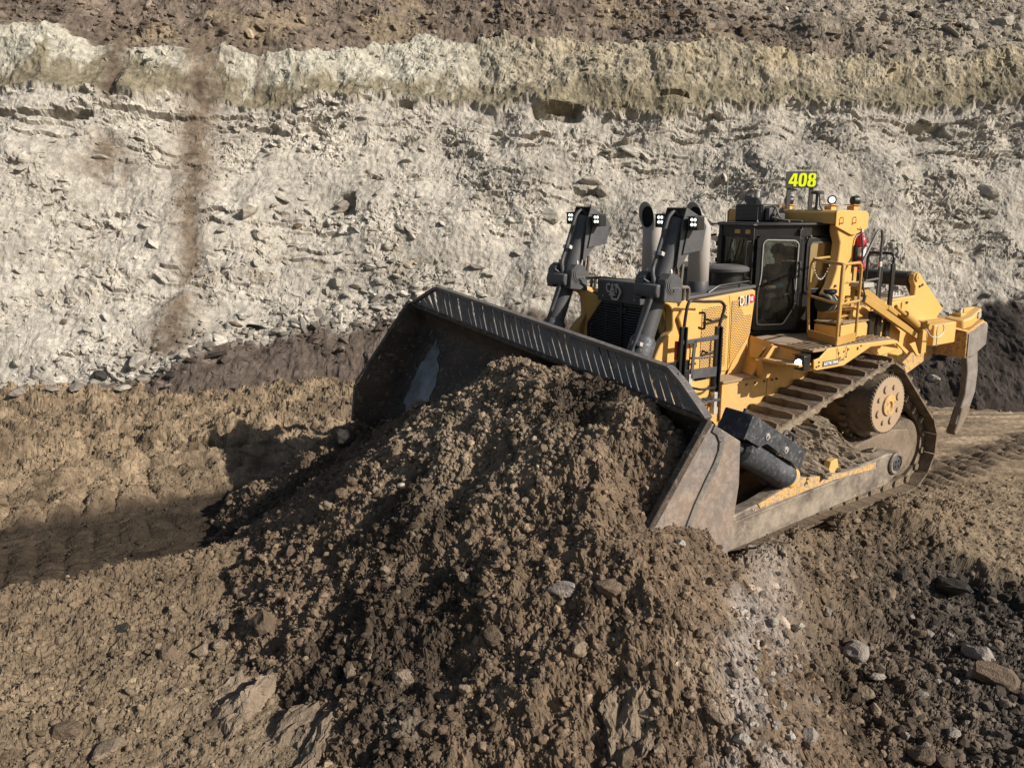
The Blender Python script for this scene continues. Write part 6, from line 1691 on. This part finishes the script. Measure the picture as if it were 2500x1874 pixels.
for px, py, sz, kd, mt, lb in [
    (602, 525, 92, 'slab', 'pale', 'broad pale slab lying flat right of the brown soil streak'),
    (636, 572, 76, 'block', 'pale', 'large rounded pale boulder beside the soil streak on the rock face'),
    (545, 560, 46, 'slab', 'pale', 'pale slab in the stone cluster just right of the soil streak'),
    (665, 500, 40, 'slab', 'pale', 'small pale slab above the large rounded boulder'),
    (690, 485, 52, 'slab', 'pale', 'thin pale slab propped above the rubble on the rock face'),
    (840, 505, 54, 'block', 'greyrock', 'shadowed grey wedge of rock standing out of the face'),
    (725, 548, 34, 'slab', 'brownrock', 'small dark flake leaning in the middle of the face'),
    (930, 640, 62, 'slab', 'pale', 'pale slab above the far end of the blade'),
    (905, 655, 44, 'slab', 'pale', 'narrow pale flake left of the blade corner'),
    (948, 605, 40, 'block', 'pale', 'pale angular block high above the blade corner'),
    (820, 690, 56, 'block', 'pale', 'pale block above the dark seam'),
    (775, 680, 40, 'slab', 'pale', 'short pale slab left of the block above the dark seam'),
    (865, 700, 44, 'slab', 'pale', 'tilted pale slab just above the dark seam'),
    (700, 640, 36, 'slab', 'pale', 'small pale slab on the dusty slope above the seam'),
    (1005, 560, 48, 'slab', 'pale', 'pale slab in the rubble left of the lift cylinders'),
    (1180, 300, 44, 'block', 'pale', 'white angular block on the upper pale bed'),
    (990, 395, 40, 'slab', 'pale', 'pale flake beside the dark stain on the face'),
    (1020, 470, 50, 'slab', 'pale', 'flat dark-edged slab on the middle of the face'),
    (1545, 375, 66, 'slab', 'pale', 'long pale slab high left of the number board'),
    (1440, 445, 84, 'slab', 'pale', 'wide overhanging slab above the left lift cylinder'),
    (1470, 470, 60, 'block', 'pale', 'pale block under the wide overhanging slab'),
    (1840, 400, 30, 'block', 'greyrock', 'round grey stone left of the number board'),
    (1340, 530, 70, 'block', 'pale', 'big pale block left of the lift cylinder lamps'),
    (1530, 345, 34, 'slab', 'pale', 'small white flake above the long pale slab'),
    (2110, 340, 40, 'slab', 'greyrock', 'grey slab in the rubble above the cab roof'),
    (2260, 300, 46, 'slab', 'greyrock', 'grey ledge block under the olive bed on the right'),
    (2420, 470, 70, 'block', 'pale', 'tall pale block at the right edge of the face'),
    (1265, 620, 44, 'slab', 'pale', 'pale slab low behind the blade'),
    (1170, 655, 52, 'slab', 'greyrock', 'grey slab resting on the seam behind the blade'),
    (245, 920, 55, 'block', 'darkrock', 'dark stone half buried at the foot of the pale slope'),
    (190, 950, 58, 'slab', 'greyrock', 'long grey slab at the foot of the pale slope'),
    (335, 885, 63, 'block', 'pale', 'big pale boulder at the foot of the slope'),
    (288, 885, 25, 'block', 'pale', 'small white stone beside the big boulder'),
    (305, 945, 46, 'slab', 'pale', 'pale slab at the foot of the slope'),
    (405, 945, 42, 'slab', 'greyrock', 'grey tilted slab near the brown bank'),
    (415, 920, 30, 'block', 'darkrock', 'small black stone near the brown bank'),
    (130, 950, 37, 'slab', 'greyrock', 'grey flat stone near the left edge'),
    (45, 960, 45, 'block', 'greyrock', 'grey stone at the left edge of the slope foot'),
    (45, 890, 42, 'block', 'pale', 'pale boulder above the slope foot at the left edge'),
    (450, 870, 37, 'block', 'pale', 'pale block under the brown soil cone'),
    (525, 870, 63, 'slab', 'darkrock', 'flat dark slab in the seam right of the soil cone'),
    (620, 800, 50, 'slab', 'darkrock', 'dark slab in the middle of the seam'),
    (575, 790, 40, 'slab', 'brownrock', 'brown slab on the upper edge of the seam'),
    (100, 715, 44, 'block', 'pale', 'pale block on the dusty left slope'),
    (150, 790, 30, 'block', 'brownrock', 'small brown stone on the dusty left slope'),
    (175, 735, 54, 'block', 'pale', 'rounded pale boulder on the left slope'),
    (245, 385, 46, 'slab', 'pale', 'white slab on the brown debris cone'),
    (1815, 78, 60, 'block', 'brownrock', 'large brown boulder on the upper slope'),
    (2322, 76, 56, 'slab', 'pale', 'white slab among the rubble at the upper right'),
    (2228, 32, 46, 'block', 'darkrock', 'dark upright stone at the upper right'),
    (2165, 38, 50, 'block', 'greyrock', 'grey boulder left of the dark upright stone'),
    (2375, 60, 54, 'block', 'pale', 'pale boulder near the upper right corner'),
    (2450, 50, 62, 'block', 'pale', 'biggest pale boulder in the upper right corner'),
    (2490, 65, 50, 'block', 'pale', 'pale boulder cut by the right edge of the picture'),
    (1640, 35, 36, 'block', 'brownrock', 'small brown stone left of the large boulder'),
    (1900, 55, 40, 'block', 'greyrock', 'grey stone right of the large brown boulder'),
    (1960, 40, 34, 'block', 'greyrock', 'small grey stone on the upper slope right of the boulder'),
    (2277, 927, 34, 'block', 'pale', 'white stone on the black slope behind the ripper'),
    (2310, 868, 40, 'slab', 'greyrock', 'grey slab on the black slope beside the ripper shank')]:
    stone('rock', px, py, sz, kd, mt, lb, 'rock', G if mt == 'pale' else None)
F_ = 'stones in the foreground soil'
for px, py, sz, kd, mt, lb, st in [
    (1368, 1442, 92, 'slab', 'greyrock', 'pale flat slab resting on the middle of the soil heap', (1, .7, 1.3)),
    (2090, 1592, 92, 'block', 'greyrock', 'largest grey boulder in the right foreground', (1, .85, .95)),
    (2112, 1695, 62, 'block', 'clay', 'buff boulder below the largest grey boulder', (.8, .8, 1)),
    (2142, 1655, 60, 'slab', 'greyrock', 'long grey stone right of the buff boulder', (1.2, .6, 1)),
    (2382, 1600, 84, 'block', 'greyrock', 'rough grey boulder at the right edge', (1.1, .8, .8)),
    (2172, 1775, 62, 'block', 'brownrock', 'brown block low in the right foreground', (1, .9, .9)),
    (2425, 1655, 110, 'block', 'brownrock', 'smooth brown lump near the right edge', (1.3, .8, .7)),
    (1978, 1800, 62, 'block', 'greyrock', 'grey stone in the pale rubble strip', (1, .8, .9)),
    (1742, 1752, 70, 'slab', 'clay', 'long narrow buff stone on the heap foot', (1.2, .5, 1)),
    (1890, 1520, 36, 'block', 'pale', 'white pointed stone beside the pale strip', (1, .8, 1)),
    (2268, 1550, 34, 'block', 'greyrock', 'small pale stone in the dark soil', (.9, .8, 1)),
    (1815, 1800, 44, 'block', 'pale', 'white block at the bottom of the pale strip', (1, .8, 1)),
    (1660, 1330, 40, 'block', 'pale', 'pale stone in front of the blade end plate', (1.2, .7, .8)),
    (2330, 1790, 46, 'block', 'greyrock', 'grey stone at the lower right', (1, .8, .9)),
    (2250, 1845, 70, 'block', 'brownrock', 'brown block at the bottom edge on the right', (1.1, .9, .8)),
    (2310, 1442, 130, 'slab', 'darkrock', 'black coal slab on the edge of the bench', (1.4, .6, 1.1)),
    (2200, 1405, 70, 'slab', 'darkrock', 'smaller black slab left of the coal slab', (1.3, .6, 1)),
    (1755, 1255, 62, 'block', 'brownrock', 'dark clod lying on the push arm ridge', (1.1, .9, .9)),
    (1985, 1235, 56, 'block', 'brownrock', 'wet clod stuck against the push arm', (1, .9, 1)),
    (1960, 1262, 70, 'block', 'brownrock', 'big wet clod below the push arm', (1, .9, 1)),
    (165, 1795, 84, 'block', 'brownrock', 'brown angular stone at the lower left', (.8, .8, 1)),
    (240, 1765, 50, 'block', 'clay', 'buff stone beside the brown angular stone', (.7, .7, 1)),
    (262, 1835, 110, 'slab', 'clay', 'flat buff slab at the lower left', (1.2, .7, 1)),
    (298, 1532, 56, 'slab', 'darkrock', 'dark angular flake in the left foreground', (1, .8, 1.2)),
    (465, 1487, 40, 'block', 'brownrock', 'brown stone left of the heap foot', (1, .8, .9)),
    (550, 1532, 46, 'block', 'clay', 'buff block among the clods at the heap foot', (.9, .8, 1)),
    (490, 1590, 56, 'block', 'clay', 'buff clod above the clay slabs', (1, .8, .9)),
    (540, 1575, 44, 'block', 'clay', 'smaller buff clod right above the clay slabs', (1, .9, .9)),
    (415, 1600, 70, 'block', 'brownrock', 'brown clod left of the clay slabs', (.8, .8, 1.2)),
    (640, 1530, 90, 'block', 'brownrock', 'tall clod at the foot of the heap', (.8, .7, 1.2)),
    (855, 1640, 62, 'block', 'clay', 'rounded buff clod right of the clay slabs', (1, .9, .9)),
    (985, 1660, 66, 'block', 'clay', 'buff clod low on the heap', (1, .8, .9)),
    (1045, 1780, 60, 'block', 'brownrock', 'brown clod at the bottom of the heap', (1, .9, .9)),
    (978, 1184, 24, 'block', 'pale', 'small white stone on the shaded side of the heap', (1, .8, .9)),
    (1142, 1325, 26, 'block', 'clay', 'small buff stone high on the heap', (1, .7, .9)),
    (1205, 1555, 70, 'block', 'brownrock', 'brown lump in the lower middle of the heap', (1, .8, .9)),
    (1130, 1415, 40, 'block', 'clay', 'buff stone on the middle of the heap', (1, .8, .9)),
    (1285, 885, 34, 'block', 'clay', 'buff clod on the very top of the heap', (.8, .8, 1.2)),
    (1480, 1440, 80, 'block', 'brownrock', 'weathered brown block right of the pale flat slab', (1, .8, .8)),
    (880, 1310, 30, 'slab', 'clay', 'thin buff flake on the left flank of the heap', (.7, .5, 1.6)),
    (1420, 1590, 66, 'block', 'clay', 'buff block above the leaning clay slab', (1, .8, 1)),
    (845, 1075, 70, 'block', 'darkrock', 'dark overhanging clod at the blade far end', (1, .8, 1)),
    (1690, 1700, 56, 'slab', 'clay', 'buff slab right of the leaning clay slab', (1, .7, 1)),
    (1520, 1850, 70, 'block', 'brownrock', 'brown rock at the bottom edge below the leaning slab', (1, .9, .9))]:
    stone('rock', px, py, sz, kd, mt, lb, 'rock', F_, st)
# small ones: placed at random, then named by their order from the left in each row
ORD = ['leftmost', 'second', 'third', 'fourth', 'fifth', 'sixth', 'seventh', 'eighth', 'ninth', 'tenth', 'eleventh', 'twelfth', 'thirteenth', 'fourteenth', 'fifteenth', 'sixteenth', 'seventeenth', 'eighteenth', 'nineteenth', 'twentieth']
def many(name, n, xr, yr, sz, mats, rows, what, cat, group, slab=.0, avoid=None):
    items = []
    while len(items) < n:
        px, py = rs.uniform(*xr), rs.uniform(*yr)
        if avoid and avoid(px, py): continue
        items.append((px, py))
    for r_, (y0, y1, where) in enumerate(rows):
        row = sorted(p for p in items if y0 <= p[1] < y1)
        for k, (px, py) in enumerate(row):
            w_ = ORD[k] if k < 20 else 'rightmost'
            lb = (w_ + (' ' if k == 0 else ' from left ') + 'of the ' + what + ' ' + where)
            stone(name, px, py, rs.uniform(*sz), 'slab' if rs.random() < slab else 'block', rs.choice(mats), lb, cat, group)
many('shale_block', 45, (0, 2500), (285, 720), (14, 34), ['pale'], [(0, 360, 'just under the olive bed'), (360, 440, 'on the upper pale face'), (440, 540, 'on the middle pale face'), (540, 999, 'on the lower pale face')], 'small shale blocks', 'rock', 'small shale blocks strewn over the face', .7,
     lambda x, y: (1330 < x < 2300 and y > 480) or 380 < x < 530)
many('upper_slope_rock', 38, (0, 2500), (5, 72), (16, 34), ['brownrock', 'brownrock', 'greyrock'], [(0, 28, 'along the top edge'), (28, 50, 'on the upper brown slope'), (50, 99, 'just above the pale bed')], 'small slope stones', 'rock', 'small stones on the upper slope')
many('rubble_stone', 40, (1880, 2490), (1440, 1860), (18, 42), ['greyrock', 'greyrock', 'brownrock', 'clay'], [(0, 1560, 'below the bench edge'), (1560, 1700, 'in the middle right rubble'), (1700, 1999, 'in the lowest right rubble')], 'small rubble stones', 'rock', 'small stones in the dark rubble')
many('strip_stone', 26, (1790, 1960), (1480, 1865), (16, 34), ['pale', 'greyrock', 'pale'], [(0, 1680, 'on the upper pale strip'), (1680, 1999, 'on the lower pale strip')], 'small pale stones', 'rock', 'stones of the pale strip')
many('clod', 66, (660, 1740), (1150, 1860), (16, 44), ['brownrock', 'brownrock', 'clay'], [(0, 1300, 'high on the heap'), (1300, 1440, 'on the upper heap slope'), (1440, 1580, 'on the middle heap slope'), (1580, 1720, 'on the lower heap slope'), (1720, 1999, 'along the heap foot')], 'small clods', 'clod', 'clods on the soil heap')
many('clod', 40, (10, 620), (1430, 1860), (14, 36), ['brownrock', 'clay', 'clay'], [(0, 1560, 'beside the dark rut'), (1560, 1710, 'in the left foreground'), (1710, 1999, 'along the bottom left edge')], 'small clods', 'clod', 'clods in the left foreground')

# sheared clay slabs, broken along their bedding
def clay_slab(px, py, L_, W_, T_, rot, label, seed):
    me_ = stone_mesh(seed, 1.0, 9, 5)
    co = np.array([v.co[:] for v in me_.vertices], np.float32)
    n1 = fbm(co[:, 0] * 1.6 + seed, co[:, 1] * 1.6, 4, 6, .6); n2 = fbm(co[:, 0] * 1.2, co[:, 1] * 5.0 + seed, 4, 9, .6)
    co[:, 0] *= 1 + .22 * fbm(co[:, 1] * 2.2 + seed, co[:, 2], 3, 7); co[:, 1] *= 1 + .28 * fbm(co[:, 0] * 2.0 + seed, co[:, 2], 3, 8)
    co[:, 2] = np.maximum(-1, np.minimum(.42 + .17 * n1 + .05 * np.floor(3 * n1), co[:, 2] * 1.6))
    co *= np.array([L_, W_, T_], np.float32) / 2
    me_.vertices.foreach_set('co', co.reshape(-1)); me_.update()
    me_.materials.append(M['clay'])
    o = link('clay_block', me_)
    p, dep = surface_at(px, py)
    o.location = (p[0], p[1], p[2] - .10)
    o.rotation_euler = rot
    tag(o, label, 'clay block')
clay_slab(545, 1745, 1.5, .85, .62, (-.12, -.22, .95), 'smooth buff clay slab at the bottom left, left of the crack', 401)
clay_slab(715, 1800, 1.5, .85, .62, (-.10, -.24, 1.0), 'smooth grey-brown clay slab right of the dark crack', 411)
clay_slab(1535, 1680, 1.05, .50, .42, (.12, -.60, 1.3), 'leaning brown clay slab low on the soil heap', 421)
